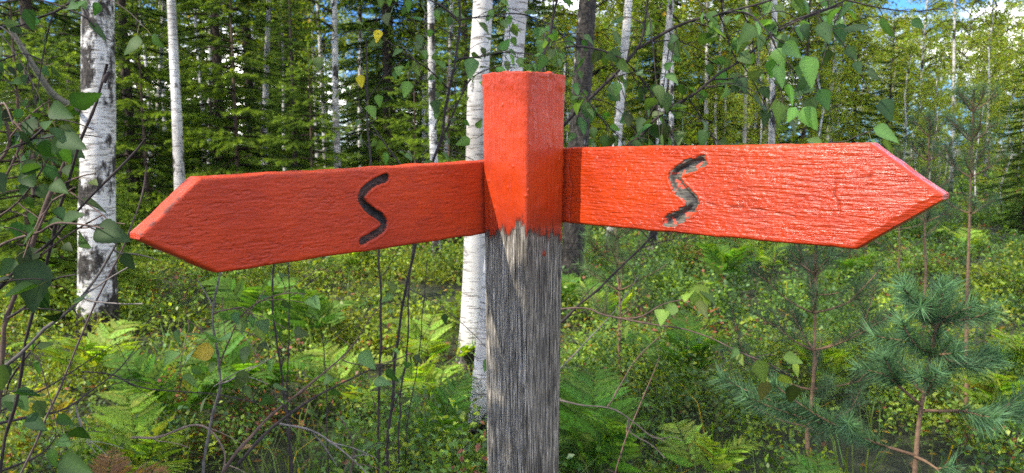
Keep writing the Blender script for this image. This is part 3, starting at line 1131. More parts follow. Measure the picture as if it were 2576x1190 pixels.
# ------------------------------------------------------------------ spruces
SPR = []
for sd_, H_, R_ in ((41, 9.0, 1.75), (42, 7.5, 1.6), (43, 10.5, 1.9)):
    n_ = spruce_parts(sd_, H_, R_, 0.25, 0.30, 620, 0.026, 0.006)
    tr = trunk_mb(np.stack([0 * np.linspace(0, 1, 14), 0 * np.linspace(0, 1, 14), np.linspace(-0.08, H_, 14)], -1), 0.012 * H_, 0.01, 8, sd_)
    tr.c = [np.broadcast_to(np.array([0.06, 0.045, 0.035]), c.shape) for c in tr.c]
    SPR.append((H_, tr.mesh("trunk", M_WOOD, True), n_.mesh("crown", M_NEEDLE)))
SMALL = []
for sd_, H_, R_ in ((51, 2.6, 0.95), (52, 1.9, 0.75)):
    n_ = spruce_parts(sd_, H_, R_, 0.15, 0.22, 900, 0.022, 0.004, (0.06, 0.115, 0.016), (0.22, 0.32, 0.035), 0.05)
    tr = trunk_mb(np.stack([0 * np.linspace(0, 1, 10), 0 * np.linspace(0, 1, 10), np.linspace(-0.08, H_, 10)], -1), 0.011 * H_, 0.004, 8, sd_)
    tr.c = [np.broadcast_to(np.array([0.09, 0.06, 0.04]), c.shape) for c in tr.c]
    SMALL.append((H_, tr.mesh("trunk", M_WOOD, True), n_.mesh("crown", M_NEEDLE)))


def spruce(label, x, y, H, kind=SPR, seed=0, group=None, name="spruce_tree"):
    Hp, tm, nm = kind[seed % len(kind)]
    root = thing(name, label, "tree", (x, y, float(gz(x, y))), group)
    s_ = H / Hp
    root.scale = (s_, s_, s_)
    root.rotation_euler = (0, 0, seed * 1.7)
    link("trunk", tm, root)
    link("crown", nm, root)
    return root


def at_px(px, Y):
    return (px - CX) / F * Y * 1.0


# named spruces, by where they stand in the picture (px, Y, H)
for k, (px, Y, H, lb) in enumerate([
    (335, 12.0, 9.0, "dark spruce filling the gap between the two leftmost white birches"),
    (560, 13.5, 10.0, "tall dark spruce with lit boughs, right of the straight slim birch"),
    (745, 10.5, 4.2, "low spreading spruce with soft green boughs above the middle of the left arm"),
    (980, 14.5, 10.5, "tall shaded spruce behind the speckled birch near the inner left arm"),
    (100, 10.5, 9.5, "large shaded spruce behind the leafy branches at the far left"),
    (2015, 17.0, 6.2, "dark narrow spruce right of the white birch over the right arm"),
    (2225, 19.0, 4.6, "broad dark young spruce above the right arrow's upper slanted edge"),
    (2140, 21.0, 5.6, "dark spruce between two pale birches over the right arrow corner"),
    (2585, 12.0, 4.0, "dark spruce with sunlit layered boughs at the right edge"),
    (1800, 20.0, 7.0, "shaded spruce behind the thin birches over the right arm"),
    (1640, 24.0, 9.0, "distant spruce behind the doubled birch stems right of the post"),
    (1290, 13.0, 9.0, "dark spruce behind the two big birches at the post"),
]):
    spruce(lb, at_px(px, Y), Y, H, SPR, k)
for k, (px, Y, H, lb) in enumerate([
    (62, 6.2, 2.9, "small bright green sunlit spruce at the far left behind the leaves"),
    (140, 6.8, 2.5, "small sunlit spruce tucked left of the thick patched birch"),
    (370, 10.5, 3.4, "young spruce with lime green tips between the two leftmost birches"),
    (600, 11.0, 3.8, "young spruce with sunlit side boughs over the left arrow's top edge"),
    (1130, 9.5, 2.8, "small sunlit spruce glowing yellow green just left of the post"),
]):
    spruce(lb, at_px(px, Y), Y, H, SMALL, k, name="young_spruce")

# the crowd of trees behind
r = np.random.default_rng(99)
placed = []


def free(x, y, dmin):
    for a, b in placed:
        if (a - x) ** 2 + (b - y) ** 2 < dmin * dmin:
            return False
    placed.append((x, y))
    return True


def scatter(n, px0, px1, Y0, Y1, dmin, fn):
    k = tries = 0
    while k < n and tries < n * 30:
        tries += 1
        Y = Y0 + (Y1 - Y0) * r.random() ** 0.8
        px = px0 + (px1 - px0) * r.random()
        x = at_px(px, Y)
        if free(x, Y, dmin):
            fn(x, Y, px, k)
            k += 1


scatter(20, 60, 1250, 17, 36, 2.0, lambda x, y, px, k: spruce("dark spruce crowded in the shaded forest depth left of the post", x, y, 8.5 + 4 * r.random(), SPR, k, "spruces in the left forest depth"))
scatter(12, 1300, 2060, 22, 40, 2.0, lambda x, y, px, k: spruce("distant spruce among the pale birches between post and right arm corner", x, y, 6.0 + 3.5 * r.random(), SPR, k + 3, "distant spruces right of the post"))
scatter(12, 2040, 2750, 26, 48, 2.0, lambda x, y, px, k: spruce("distant low spruce in the open young wood at right", x, y, 3.2 + 1.6 * r.random(), SPR, k + 5, "spruces in the open young wood"))


def plain_birch(x, y, H, kind, seed, label, group, rad):
    root = thing("birch_tree", label, "tree", (x, y, float(gz(x, y))), group)
    rr_ = np.random.default_rng(seed)
    z = np.linspace(-0.08, H * 0.97, 14)
    pts = np.stack([np.interp(z, np.linspace(0, H, 5), rr_.normal(size=5) * 0.06) * np.minimum(1, z * 0.5 + 0.1), np.interp(z, np.linspace(0, H, 5), rr_.normal(size=5) * 0.06), z], -1)
    trunk_mb(pts, rad, 0.012, 8, seed).build("trunk", M_BIRCH, root, True)
    crown_for(root, H, kind, seed)
    return root


scatter(14, 300, 1300, 13, 30, 1.2, lambda x, y, px, k: plain_birch(x, y, 9 + 2 * r.random(), CROWNS, k + 60, "thin background birch between dark spruces left of the post", "background birches left of the post", 0.05 + 0.02 * r.random()))
scatter(26, 1330, 2080, 14, 36, 1.6, lambda x, y, px, k: plain_birch(x, y, 6.5 + 2.5 * r.random(), YOUNG, k + 90, "slim leafy background birch seen between post and right arm corner", "background birches right of the post", 0.035 + 0.03 * r.random()))
scatter(34, 2090, 2780, 25, 46, 1.5, lambda x, y, px, k: plain_birch(x, y, 1.2 + y * 0.172 * (0.85 + 0.28 * r.random()), YOUNG, k + 130, "sunlit leafy young birch in the open wood beyond the right arrow", "young birches in the open wood", 0.03 + 0.02 * r.random()))
scatter(34, 1300, 2700, 10, 30, 0.9, lambda x, y, px, k: plain_birch(x, y, 2.0 + 1.8 * r.random(), YOUNG, k + 230, "low leafy birch shrub growing between the trunks right of the post", "low birch shrubs right of the post", 0.014))
scatter(16, 250, 1250, 9, 26, 0.9, lambda x, y, px, k: spruce("waist high young spruce on the forest floor left of the post", x, y, 1.3 + 1.6 * r.random(), SMALL, k, "waist high spruces left of the post", "young_spruce"))
scatter(70, -250, 2000, 56, 80, 1.5, lambda x, y, px, k: spruce("farthest spruce closing the view behind the left forest", x, y, 10.0 + 4 * r.random(), SPR, k, "farthest spruces"))
scatter(60, -300, 2900, 40, 62, 1.5, lambda x, y, px, k: plain_birch(x, y, (9.5 if px < 2050 else 6.2) + 1.5 * r.random(), YOUNG, k + 170, "farthest birch closing the view at the back of the wood", "farthest birches", 0.06))
# ------------------------------------------------------------------ pines
PINE_G = (0.074, 0.146, 0.064)


def pine_branch(pts, r, root, per_m=1500, ln=0.052, start=0.25, base=PINE_G, side=0):
    """a shoot with its needles; side shoots fork near the end"""
    wood, nd = MB(), MB()
    n = len(pts)
    wood.tube(pts, np.linspace(0.0042, 0.0022, n), 6, np.linspace((0.13, 0.075, 0.04), (0.20, 0.13, 0.07), n))
    A, B, CA, CB = [], [], [], []

    def run(p, s0):
        k0 = int(len(p) * s0)
        for k in range(k0, len(p) - 1):
            A.append(p[k]); B.append(p[k + 1])
            c = np.array(base) * (0.75 + 0.5 * k / len(p))
            CA.append(c); CB.append(c)
        A.append(p[-1]); B.append(p[-1] + unit(p[-1] - p[-2]) * 0.012)
        CA.append(np.array(base) * 1.3); CB.append(np.array(base) * 1.3)

    run(pts, start)
    L = np.linalg.norm(pts[-1] - pts[0])
    for s_ in range(side):
        k = int(n * (0.4 + 0.4 * r.random()))
        d0 = unit(pts[min(k + 1, n - 1)] - pts[k - 1])
        dv = unit(d0 + r.normal(size=3) * 0.6 + UP * 0.25)
        l2 = L * (0.3 + 0.25 * r.random())
        p2 = pts[k][None] + dv[None] * np.linspace(0, l2, 6)[:, None] + UP[None] * (0.12 * np.linspace(0, 1, 6) ** 2 * l2)[:, None]
        wood.tube(p2, np.linspace(0.003, 0.0018, 6), 5, (0.18, 0.11, 0.06))
        run(p2, 0.1)
    needles(nd, A, B, per_m, ln, 0.0021, 0.85, 1.0, CA, CB, r, 0.75, 0.22)
    o = wood.build("branch", M_TWIG, root, True)
    nd.build("needles", M_PINE, o)
    return o


def pine(label, base_px, top_px, Y, whorls, seed, per_m=1500, ln=0.052, hand=(), group=None, dY=0.0, L0=0.3, base=PINE_G, rad=0.011):
    r = np.random.default_rng(seed)
    a, b = at(base_px[0], base_px[1], Y), at(top_px[0], top_px[1], Y + dY)
    d = (b - a) / (b[2] - a[2])
    g0 = a + d * (0 - a[2])
    g0[2] = float(gz(g0[0], g0[1]))
    H = b[2] - g0[2]
    root = thing("pine_sapling", label, "tree", g0, group)
    z = np.linspace(-0.05, H, 24)
    pts = jitter_line(d[None] * z[:, None], 0.006, r)
    mb = MB()
    mb.tube(pts, np.linspace(rad, 0.003, 24), 10, np.linspace((0.17, 0.105, 0.06), (0.14, 0.085, 0.05), 24))
    mb.build("trunk", M_TWIG, root, True)
    for wz, nb, L, slope in whorls:
        zz = H * wz
        p0 = d * zz
        a0 = r.random() * 6.28
        for k in range(nb):
            az = a0 + k * 6.283 / nb + r.normal() * 0.2
            hd = np.array([math.cos(az), math.sin(az), 0])
            l = L * L0 / 0.3 * (0.75 + 0.5 * r.random())
            t = np.linspace(0, 1, 9)
            p = p0[None] + hd[None] * (l * t)[:, None] + UP[None] * (l * (slope * t + 0.30 * t ** 2))[:, None]
            pine_branch(jitter_line(p, 0.006, r), r, root, per_m, ln, 0.3, base, 2 if l > 0.16 else 1)
    # leader
    p = d[None] * np.linspace(H * 0.86, H, 6)[:, None]
    pine_branch(p, r, root, per_m, ln, 0.0, base)
    for line, s0, sd_ in hand:
        p = polyline([at(*q) for q in line], 0.02) - g0[None]
        pine_branch(p, r, root, per_m, ln, s0, base, sd_)
    return root


PY = 1.75
pine("young pine with long blue green needles at the lower right, nearest the viewer", (2300, 1180), (2372, 735), PY,
     [(0.78, 3, 0.10, 0.6), (0.92, 4, 0.07, 0.8)], 5, 2100, 0.046, hand=[
        ([(2362, 805, PY), (2320, 780, PY - .03), (2290, 750, PY - .05), (2275, 728, PY - .06)], 0.1, 1),
        ([(2362, 808, PY), (2410, 806, PY - .03), (2450, 800, PY - .05), (2482, 793, PY - .06)], 0.1, 1),
        ([(2345, 890, PY), (2310, 875, PY - .04), (2285, 845, PY - .06), (2272, 815, PY - .07)], 0.1, 1),
        ([(2340, 893, PY), (2370, 893, PY - .05), (2400, 888, PY - .07)], 0.1, 1),
        ([(2345, 885, PY), (2430, 925, PY - .02), (2470, 920, PY), (2505, 908, PY)], 0.25, 2),
        ([(2318, 1020, PY), (2270, 980, PY - .02), (2230, 940, PY - .03), (2170, 930, PY - .02)], 0.45, 2),
        ([(2325, 1033, PY), (2380, 1035, PY), (2430, 1030, PY - .05), (2470, 1060, PY - .05)], 0.5, 2),
        ([(2400, 1034, PY), (2480, 1042, PY), (2560, 1035, PY + .05), (2620, 1020, PY + .05)], 0.3, 2),
        ([(2300, 1145, PY), (2200, 1115, PY), (2100, 1070, PY - .05), (2030, 1030, PY - .05), (1950, 970, PY - .05)], 0.15, 3),
        ([(2300, 1148, PY), (2340, 1165, PY - .03), (2380, 1200, PY - .05)], 0.6, 1),
     ])
W3 = [(0.30, 3, 0.30, 0.05), (0.45, 4, 0.28, 0.15), (0.60, 4, 0.24, 0.3), (0.74, 4, 0.19, 0.45), (0.88, 4, 0.13, 0.6)]
pine("young pine with bare brown lower stem below the right arrow's lower corner", (2042, 940), (2050, 610), 2.9, W3, 6, 800, 0.055, base=(0.060, 0.105, 0.050))
pine("tall thin pine with crooked bare stem right of the arrow tip", (2438, 640), (2448, 225), 3.6, [(0.66, 3, 0.13, 0.3), (0.76, 4, 0.14, 0.5), (0.86, 4, 0.11, 0.7), (0.94, 4, 0.08, 0.9)], 7, 800, 0.048, L0=0.3, base=(0.065, 0.115, 0.055))
pine("young pine with dark tufts just above the right arrow tip", (2332, 560), (2338, 290), 4.6, [(0.60, 3, 0.15, 0.3), (0.72, 4, 0.16, 0.4), (0.83, 4, 0.13, 0.6), (0.92, 4, 0.10, 0.8)], 8, 800, 0.05, L0=0.3, base=(0.042, 0.080, 0.042))
pine("small lit pine with pale green tufts below the right arm, near the dark birch foot", (1555, 720), (1550, 545), 4.2, W3[1:], 9, 700, 0.06, base=(0.075, 0.125, 0.045))
pine("sunlit yellowish pine sapling behind the crooked bare stem at right", (2262, 580), (2260, 380), 7.5, W3, 13, 500, 0.07, L0=0.45, base=(0.05, 0.09, 0.04))

# ------------------------------------------------------------------ ferns
def fern_frond(seed, L, base):
    r = np.random.default_rng(seed)
    t = np.linspace(0, 1, 14)
    pts = np.stack([L * (0.8 * t), 0.03 * L * np.sin(t * 3), L * (1.55 * t - 1.15 * t ** 2)], -1)
    mb = MB()
    mb.tube(pts, np.linspace(0.0028, 0.0008, 14), 4, np.array(base) * 0.9, False)
    n = 17
    T = LT.copy()
    T[:, 1] *= 0.34
    T[:, 2] = -0.16 * T[:, 0] ** 2 + 0.10 * np.abs(T[:, 1])
    for k in range(n):
        s_ = 0.24 + 0.75 * k / (n - 1)
        P0 = np.array([np.interp(s_, t, pts[:, q]) for q in range(3)])
        tan = unit(np.array([np.interp(s_, t, np.gradient(pts[:, q])) for q in range(3)]))
        pl = L * 0.40 * (1.0 - s_) ** 0.75 + 0.012
        for sg in (-1, 1):
            side = np.array([0, sg, 0.0])
            dv = unit(side * 0.9 + tan * 0.5 + UP * (0.02 + 0.10 * r.normal()) + 0.07 * r.normal(size=3))
            nn = unit(np.cross(tan, side) * sg + 0.25 * r.normal(size=3))
            m = max(2, int(pl / 0.030))
            mb.template(T, LF, P0[None], dv[None], nn[None], np.array([pl]), leaf_cols(1, np.array(base) * (1 + 0.12 * r.normal()), 0.10, 0, r), LC)
            # side lobes give each pinna its ragged edge
            q = (np.arange(m) + 0.4) / (m + 0.4)
            bp = P0[None] + dv[None] * (pl * q)[:, None] - UP[None] * (0.16 * pl * q ** 2)[:, None]
            across = unit(np.cross(nn, dv))
            for s2 in (-1, 1):
                mb.leaves(bp, np.repeat(unit(across * s2 * 0.7 + dv * 0.7)[None], m, 0), np.repeat(nn[None], m, 0), pl * 0.20 * (1 - q) + 0.005, 0.008, leaf_cols(m, base, 0.14, 0, r), 0.1)
    return mb.mesh("frond", M_FERN)


FR = {"green": [fern_frond(k, 0.62, (0.085, 0.165, 0.024)) for k in (1, 2)],
      "pale": [fern_frond(k, 0.58, (0.17, 0.25, 0.035)) for k in (3, 4)],
      "yellow": [fern_frond(k, 0.58, (0.21, 0.20, 0.03)) for k in (5, 6)],
      "brown": [fern_frond(k, 0.5, (0.170, 0.100, 0.045)) for k in (7,)]}


def fern(label, px, py, Y, kind, n, seed, size=1.0, group=None):
    r = np.random.default_rng(seed)
    p = at(px, py, Y)
    g = float(gz(p[0], p[1]))
    root = thing("fern", label, "fern", (p[0], p[1], g), group)
    for k in range(n):
        o = link("frond", FR[kind][k % len(FR[kind])], root)
        s_ = size * (0.75 + 0.4 * r.random())
        o.scale = (s_, s_, s_)
        o.rotation_euler = (r.normal() * 0.15, -0.25 + r.normal() * 0.25, k * 6.283 / n + r.normal() * 0.4)
    return root


FERNS = [
    ("yellowing fern frond clump among the lit shrubs at the far left", 130, 930, 3.4, "yellow", 3, 0.75),
    ("yellow green fern beneath the thick patched birch", 215, 850, 4.2, "pale", 4, 0.9),
    ("broad green fern with raised fronds at the lower left, below the arrow tip", 330, 1010, 3.0, "pale", 5, 0.95),
    ("green fern behind the raised-frond fern at the lower left", 420, 960, 3.5, "green", 5, 1.0),
    ("shaded fern beneath the left arm's carved letter, beside the thin stems", 790, 780, 5.2, "green", 5, 1.1),
    ("shaded upright fern below the left arrow's bottom corner", 650, 760, 5.6, "green", 5, 1.1),
    ("glowing yellow green fern between the thin dark stems", 890, 960, 3.9, "pale", 4, 0.9),
    ("sunlit fern left of the big white birch foot", 1080, 830, 4.7, "pale", 4, 1.1),
    ("bright fern at the foot of the large white birch", 1090, 950, 4.1, "pale", 4, 0.8),
    ("small dim fern low beside the post's left edge", 1130, 1090, 3.3, "green", 4, 0.7),
    ("large shaded fern just right of the weathered post", 1500, 1080, 2.9, "green", 6, 0.95),
    ("dark fern behind the large shaded fern right of the post", 1450, 1010, 3.4, "green", 5, 0.9),
    ("pale fern with two lit fronds below the low hanging leafy twig", 1780, 1060, 2.9, "pale", 4, 0.75),
    ("pale green fern in the shade below the middle of the right arm", 1720, 900, 4.2, "green", 4, 0.95),
    ("bright green fern at the right edge behind the nearest pine", 2545, 830, 3.4, "pale", 5, 0.95),
    ("sunlit fern at the right edge, farther back than the bright green one", 2570, 720, 4.3, "pale", 5, 1.0),
    ("fern with light green fronds in the bottom right corner left of the pine stem", 2010, 1250, 2.4, "green", 5, 0.7),
    ("yellowish fern under the right arrow's bottom corner", 2090, 820, 4.2, "pale", 4, 0.9),
    ("dry brown fern standing in the bottom left shrubs", 250, 1180, 2.7, "brown", 3, 0.75),
    ("fern with pale fronds between the two left dark stems", 620, 930, 3.9, "green", 4, 0.9),
    ("small fern near the dark fissured birch's foot", 1530, 800, 5.8, "pale", 4, 1.0),
]
for k, (lb, px, py, Y, kd, n_, sz) in enumerate(FERNS):
    fern(lb, px, py, Y, kd, n_, 700 + k, sz)
rf = np.random.default_rng(5)
k = 0
while k < 16:
    Y = 5.5 + 11 * rf.random()
    px = -60 + 2700 * rf.random()
    x = at_px(px, Y)
    o = thing("fern", "fern in the undergrowth farther back between the tree trunks", "fern", (x, Y, float(gz(x, Y))), "ferns farther back")
    kd = "green" if rf.random() < 0.55 else "pale"
    for q in range(4):
        c = link("frond", FR[kd][q % 2], o)
        s_ = 0.7 + 0.4 * rf.random()
        c.scale = (s_, s_, s_)
        c.rotation_euler = (rf.normal() * 0.15, -0.2 + rf.normal() * 0.25, q * 1.57 + rf.normal() * 0.4)
    k += 1

# ------------------------------------------------------------------ leafy saplings and twigs near the viewer
NEARLEAF = (0.034, 0.074, 0.018)
TW_DARK = (0.030, 0.022, 0.020)
TW_BROWN = (0.085, 0.055, 0.042)
TW_GREY = (0.16, 0.14, 0.125)


def sapling(name, label, cat, lines, seed, leaf=0.05, base=NEARLEAF, group=None, col=TW_DARK, yellow=0.0, sub=(6, 0.16), foot=None, own=()):
    """lines: (kind, [(px,py,Y)...], r0, r1, leaf spacing or None). kind: stem | twig"""
    r = np.random.default_rng(seed)
    allp = [at(*q) for q in lines[0][1]]
    ft = allp[0] if foot is None else np.array(foot, float)
    ft = np.array([ft[0], ft[1], float(gz(ft[0], ft[1]))])
    root = thing(name, label, cat, ft, group)
    global AVOID
    AVOID = ft[None] if seed in (31, 36) else None
    lv = pet = MB()
    for kind, pts, r0, r1, sp, *opt in lines:
        p = [at(*q) for q in pts]
        o = dict(opt[0]) if opt else {}
        if o.get('ground'):
            p = [ft] + p
        p = jitter_line(polyline(p, 0.018), o.get('jit', 0.002), r) - ft[None]
        mb = MB()
        n = len(p)
        cc = np.array(o.get('col', col))
        mb.tube(p, 1.05 * np.linspace(r0, r1, n) * (1 + 0.12 * r.normal(size=n)), 7, cc)
        # side twigs with leaves
        ns = o.get('sub', 0)
        for k in range(ns):
            q = 0.12 + 0.86 * (k + r.random()) / ns
            i = min(n - 2, max(1, int(q * n)))
            tan = unit(p[i + 1] - p[i - 1])
            dv = unit(tan * 0.7 + r.normal(size=3) * np.array([0.7, 0.35, 0.6]) + np.array(o.get('pull', (0, 0, 0.0))))
            L = o.get('sublen', 0.14) * (0.5 + 0.9 * r.random())
            tt = np.linspace(0, 1, 8)
            tw = p[i][None] + dv[None] * (L * tt)[:, None] - UP[None] * (o.get('droop', 0.25) * L * tt ** 2)[:, None]
            tw = jitter_line(tw, 0.004, r)
            mb.tube(tw, np.linspace(min(r1, 0.0018), 0.0008, 8), 5, cc * 1.2)
            if sp:
                detailed_leaves(lv, pet, tw, r, sp, leaf * o.get('ls', 1), base, yellow, 0.1)
        mb.build(kind, M_TWIG, root, True)
        if sp and o.get('own', True):
            detailed_leaves(lv, pet, p, r, sp * 1.4, leaf * o.get('ls', 1), base, yellow, o.get('start', 0.2))
    for (x0, y0, x1, y1, Y, c) in own:      # single leaves measured in the photo: stalk end -> tip
        a, b = at(x0, y0, Y), at(x1, y1, Y - 0.01)
        lv.template(LT, LF, (a - ft)[None], (b - a)[None], (np.array([0.15, -0.85, 0.45]) + 0.2 * r.normal(size=3))[None], np.array([np.linalg.norm(b - a)]), np.array([c]), LC)
    if lv.n:
        lv.build("foliage", M_LEAF, root, True)
    return root


# 1: bush at the left edge
Y1 = 1.12
sapling("birch_bush", "leafy birch bush with reddish brown stems crowding the left edge in front", "bush", [
    ("stem", [(0, 840, Y1), (36, 760, Y1), (62, 690, Y1), (92, 590, Y1), (118, 520, Y1), (142, 465, Y1), (166, 410, Y1)], 0.0046, 0.0028, 0.05, {'sub': 3, 'sublen': 0.09, 'col': TW_BROWN, 'ground': True}),
    ("stem", [(-30, 430, 1.2), (0, 400, 1.2), (30, 365, 1.2), (20, 310, 1.2), (0, 262, 1.2), (-12, 230, 1.2)], 0.0030, 0.0018, 0.045, {'sub': 5, 'sublen': 0.11, 'col': TW_BROWN}),
    ("twig", [(35, 370, 1.15), (75, 355, 1.12), (112, 325, 1.1), (150, 290, 1.08)], 0.0022, 0.0012, 0.04, {'sub': 3, 'sublen': 0.08}),
    ("twig", [(0, 470, 1.2), (40, 400, 1.2), (75, 295, 1.2)], 0.0022, 0.0012, 0.045, {'sub': 4, 'sublen': 0.1, 'col': TW_BROWN}),
    ("twig", [(92, 590, 1.1), (130, 500, 1.1), (150, 495, 1.08), (185, 470, 1.05)], 0.002, 0.0012, 0.05, {'sub': 2, 'sublen': 0.08, 'col': TW_BROWN}),
    ("twig", [(0, 620, 1.15), (70, 590, 1.1), (140, 560, 1.06), (240, 570, 1.0), (262, 575, 0.98)], 0.002, 0.0012, 0.055, {'sub': 2, 'sublen': 0.07, 'col': TW_BROWN, 'start': 0.35}),
    ("twig", [(0, 725, 1.15), (40, 690, 1.12), (90, 650, 1.1), (170, 590, 1.08), (260, 540, 1.05)], 0.002, 0.001, 0.09, {'sub': 2, 'sublen': 0.07, 'col': TW_BROWN}),
    ("twig", [(20, 800, 1.1), (80, 760, 1.1), (130, 700, 1.05), (190, 690, 1.02)], 0.002, 0.001, 0.06, {'sub': 2, 'sublen': 0.08}),
    ("twig", [(-10, 560, 1.25), (40, 520, 1.22), (90, 455, 1.2), (120, 400, 1.2)], 0.002, 0.001, 0.045, {'sub': 4, 'sublen': 0.1, 'col': TW_BROWN}),
    ("stem", [wpx(-1.1, 1.1, 0.5), wpx(-1.12, 0.9, 1.3), wpx(-1.03, 0.72, 1.75), wpx(-1.0, 0.68, 2.0), wpx(-1.0, 0.67, 2.2), wpx(-1.0, 0.66, 2.40)], 0.005, 0.002, 0.011, {'sub': 80, 'sublen': 0.09, 'droop': 0.5, 'start': 0.7, 'pull': (0, 0, -0.3)}),  # this and the next stem are unseen, added to shade the lower post
    ("stem", [wpx(-1.12, 0.9, 1.3), wpx(-1.3, 0.62, 1.9), wpx(-1.3, 0.56, 2.2), wpx(-1.3, 0.53, 2.45), wpx(-1.3, 0.51, 2.62)], 0.004, 0.002, 0.013, {'sub': 54, 'sublen': 0.09, 'droop': 0.5, 'start': 0.6, 'pull': (0, 0, -0.3)}),
    ("twig", [(0, 1000, 1.3), (40, 930, 1.25), (80, 880, 1.2), (100, 860, 1.2)], 0.002, 0.001, 0.08, {'sub': 2, 'sublen': 0.08}),
], 31, 0.039, foot=(-0.98, 1.2, 0), own=[(240, 575, 326, 604, 1.0, (0.037, 0.069, 0.022)), (148, 345, 215, 372, 1.05, (0.042, 0.078, 0.027)), (95, 650, 75, 790, 1.05, (0.027, 0.053, 0.020)), (125, 270, 182, 295, 1.05, (0.042, 0.078, 0.027)), (70, 1045, 115, 1085, 1.2, (0.036, 0.072, 0.030)), (40, 1030, 10, 1010, 1.2, (0.036, 0.072, 0.030)), (150, 1160, 230, 1190, 1.15, (0.036, 0.069, 0.018)), (228, 455, 245, 465, 1.05, (0.072, 0.102, 0.024)), (130, 460, 170, 485, 1.05, (0.042, 0.084, 0.021))])

# 2: bare dark twigs reaching up in front of the thick birch
sapling("dead_twig", "bare black twig with a knot near its tip, reaching up before the thick birch", "twig", [
    ("stem", [(-60, 1500, 1.2), (0, 1200, 1.2), (60, 900, 1.18), (120, 640, 1.15), (170, 440, 1.12), (210, 330, 1.1), (233, 275, 1.1), (254, 215, 1.1), (272, 166, 1.1)], 0.0030, 0.0020, None, {}),
    ("knot", [(262, 206, 1.1), (266, 196, 1.095), (270, 186, 1.1)], 0.0036, 0.0026, None),
], 32, foot=(-0.80, 1.2, 0))
sapling("dead_twig", "long bare dark twig slanting up right across the thick birch to a pale tip", "twig", [
    ("stem", [(-300, 1100, 1.15), (-150, 900, 1.12), (0, 720, 1.1), (70, 650, 1.1), (140, 590, 1.08), (190, 547, 1.06), (246, 486, 1.05), (290, 430, 1.05), (335, 385, 1.05), (363, 347, 1.05)], 0.0034, 0.0014, None, {'sub': 3, 'sublen': 0.02, 'col': TW_DARK}),
], 33, foot=(-0.95, 1.15, 0))
sapling("dead_twig", "short pinkish grey twig tip standing just left of the arrow point", "twig", [
    ("stem", [(-60, 1400, 1.25), (100, 1100, 1.25), (220, 800, 1.22), (300, 640, 1.2), (322, 575, 1.2), (348, 520, 1.2), (364, 465, 1.2), (370, 418, 1.2)], 0.0022, 0.0012, None, {'col': (0.10, 0.07, 0.065)}),
], 34, foot=(-0.72, 1.25, 0))
sapling("dead_twig", "thick grey branching twig slanting down left before the thick birch's foot", "twig", [
    ("stem", [(300, 607, 1.15), (252, 680, 1.15), (205, 745, 1.15), (150, 805, 1.15), (100, 850, 1.15), (0, 925, 1.15), (-60, 970, 1.15), (-300, 1200, 1.15)][::-1], 0.0042, 0.0018, None, {'sub': 4, 'sublen': 0.05, 'col': (0.09, 0.08, 0.07)}),
    ("twig", [(205, 750, 1.15), (265, 758, 1.15), (310, 763, 1.15), (354, 764, 1.15)], 0.0014, 0.0009, None, {'col': TW_GREY}),
    ("twig", [(205, 745, 1.15), (255, 710, 1.15), (300, 685, 1.15), (333, 669, 1.15)], 0.0014, 0.0008, None, {'col': TW_GREY}),
], 35, foot=(-0.92, 1.2, 0))

# 3: upper left branch
sapling("birch_branch", "birch twigs with small leaves hanging in at the upper left corner", "branch", [
    ("branch", [wpx(-2.74, 1.25, 2.7), wpx(-1.9, 1.6, 2.2), (-120, 130, 1.7), (0, 70, 1.6), (45, 62, 1.55), (100, 42, 1.5), (160, 20, 1.5), (195, -10, 1.5)], 0.004, 0.002, 0.045, {'sub': 7, 'sublen': 0.2, 'droop': 0.6}),
    ("branch", [wpx(-2.74, 1.25, 3.0), wpx(-1.8, 1.5, 2.4), (-100, 20, 1.5), (0, 10, 1.45), (60, -5, 1.4), (130, 5, 1.4), (215, 40, 1.4), (240, 70, 1.4)], 0.003, 0.0015, 0.06, {'sub': 4, 'sublen': 0.18, 'droop': 0.6}),
    ("branch", [wpx(-2.74, 1.25, 2.4), wpx(-1.9, 1.6, 2.0), (-80, 200, 1.7), (0, 150, 1.65), (60, 130, 1.6), (110, 150, 1.6)], 0.003, 0.0014, 0.045, {'sub': 6, 'sublen': 0.15, 'droop': 0.5}),
    ("branch", [(-60, 100, 1.3), (-10, 60, 1.25), (20, 75, 1.2), (45, 95, 1.2)], 0.002, 0.001, 0.06, {'sub': 1, 'sublen': 0.1, 'droop': 0.5}),
    ("branch", [(160, -30, 1.7), (200, 0, 1.7), (235, 80, 1.7), (285, 100, 1.7), (300, 120, 1.7)], 0.002, 0.001, 0.14, {'sub': 0, 'sublen': 0.12, 'droop': 0.5}),
], 36, 0.038, foot=(-1.75, 1.7, 0))
# its lichen-grey limb belongs to the thick birch
lb = MB()
p = polyline([at(20, 60, 5.2), at(80, 165, 5.3), at(115, 215, 5.4), at(150, 245, 5.5), at(200, 275, 5.65)], 0.05)
lb.tube(jitter_line(p, 0.012, rng) - np.array(B1.location)[None], np.linspace(0.014, 0.026, len(p)), 7, (0.14, 0.13, 0.10))
lb.build("limb", M_TWIG, B1, True)

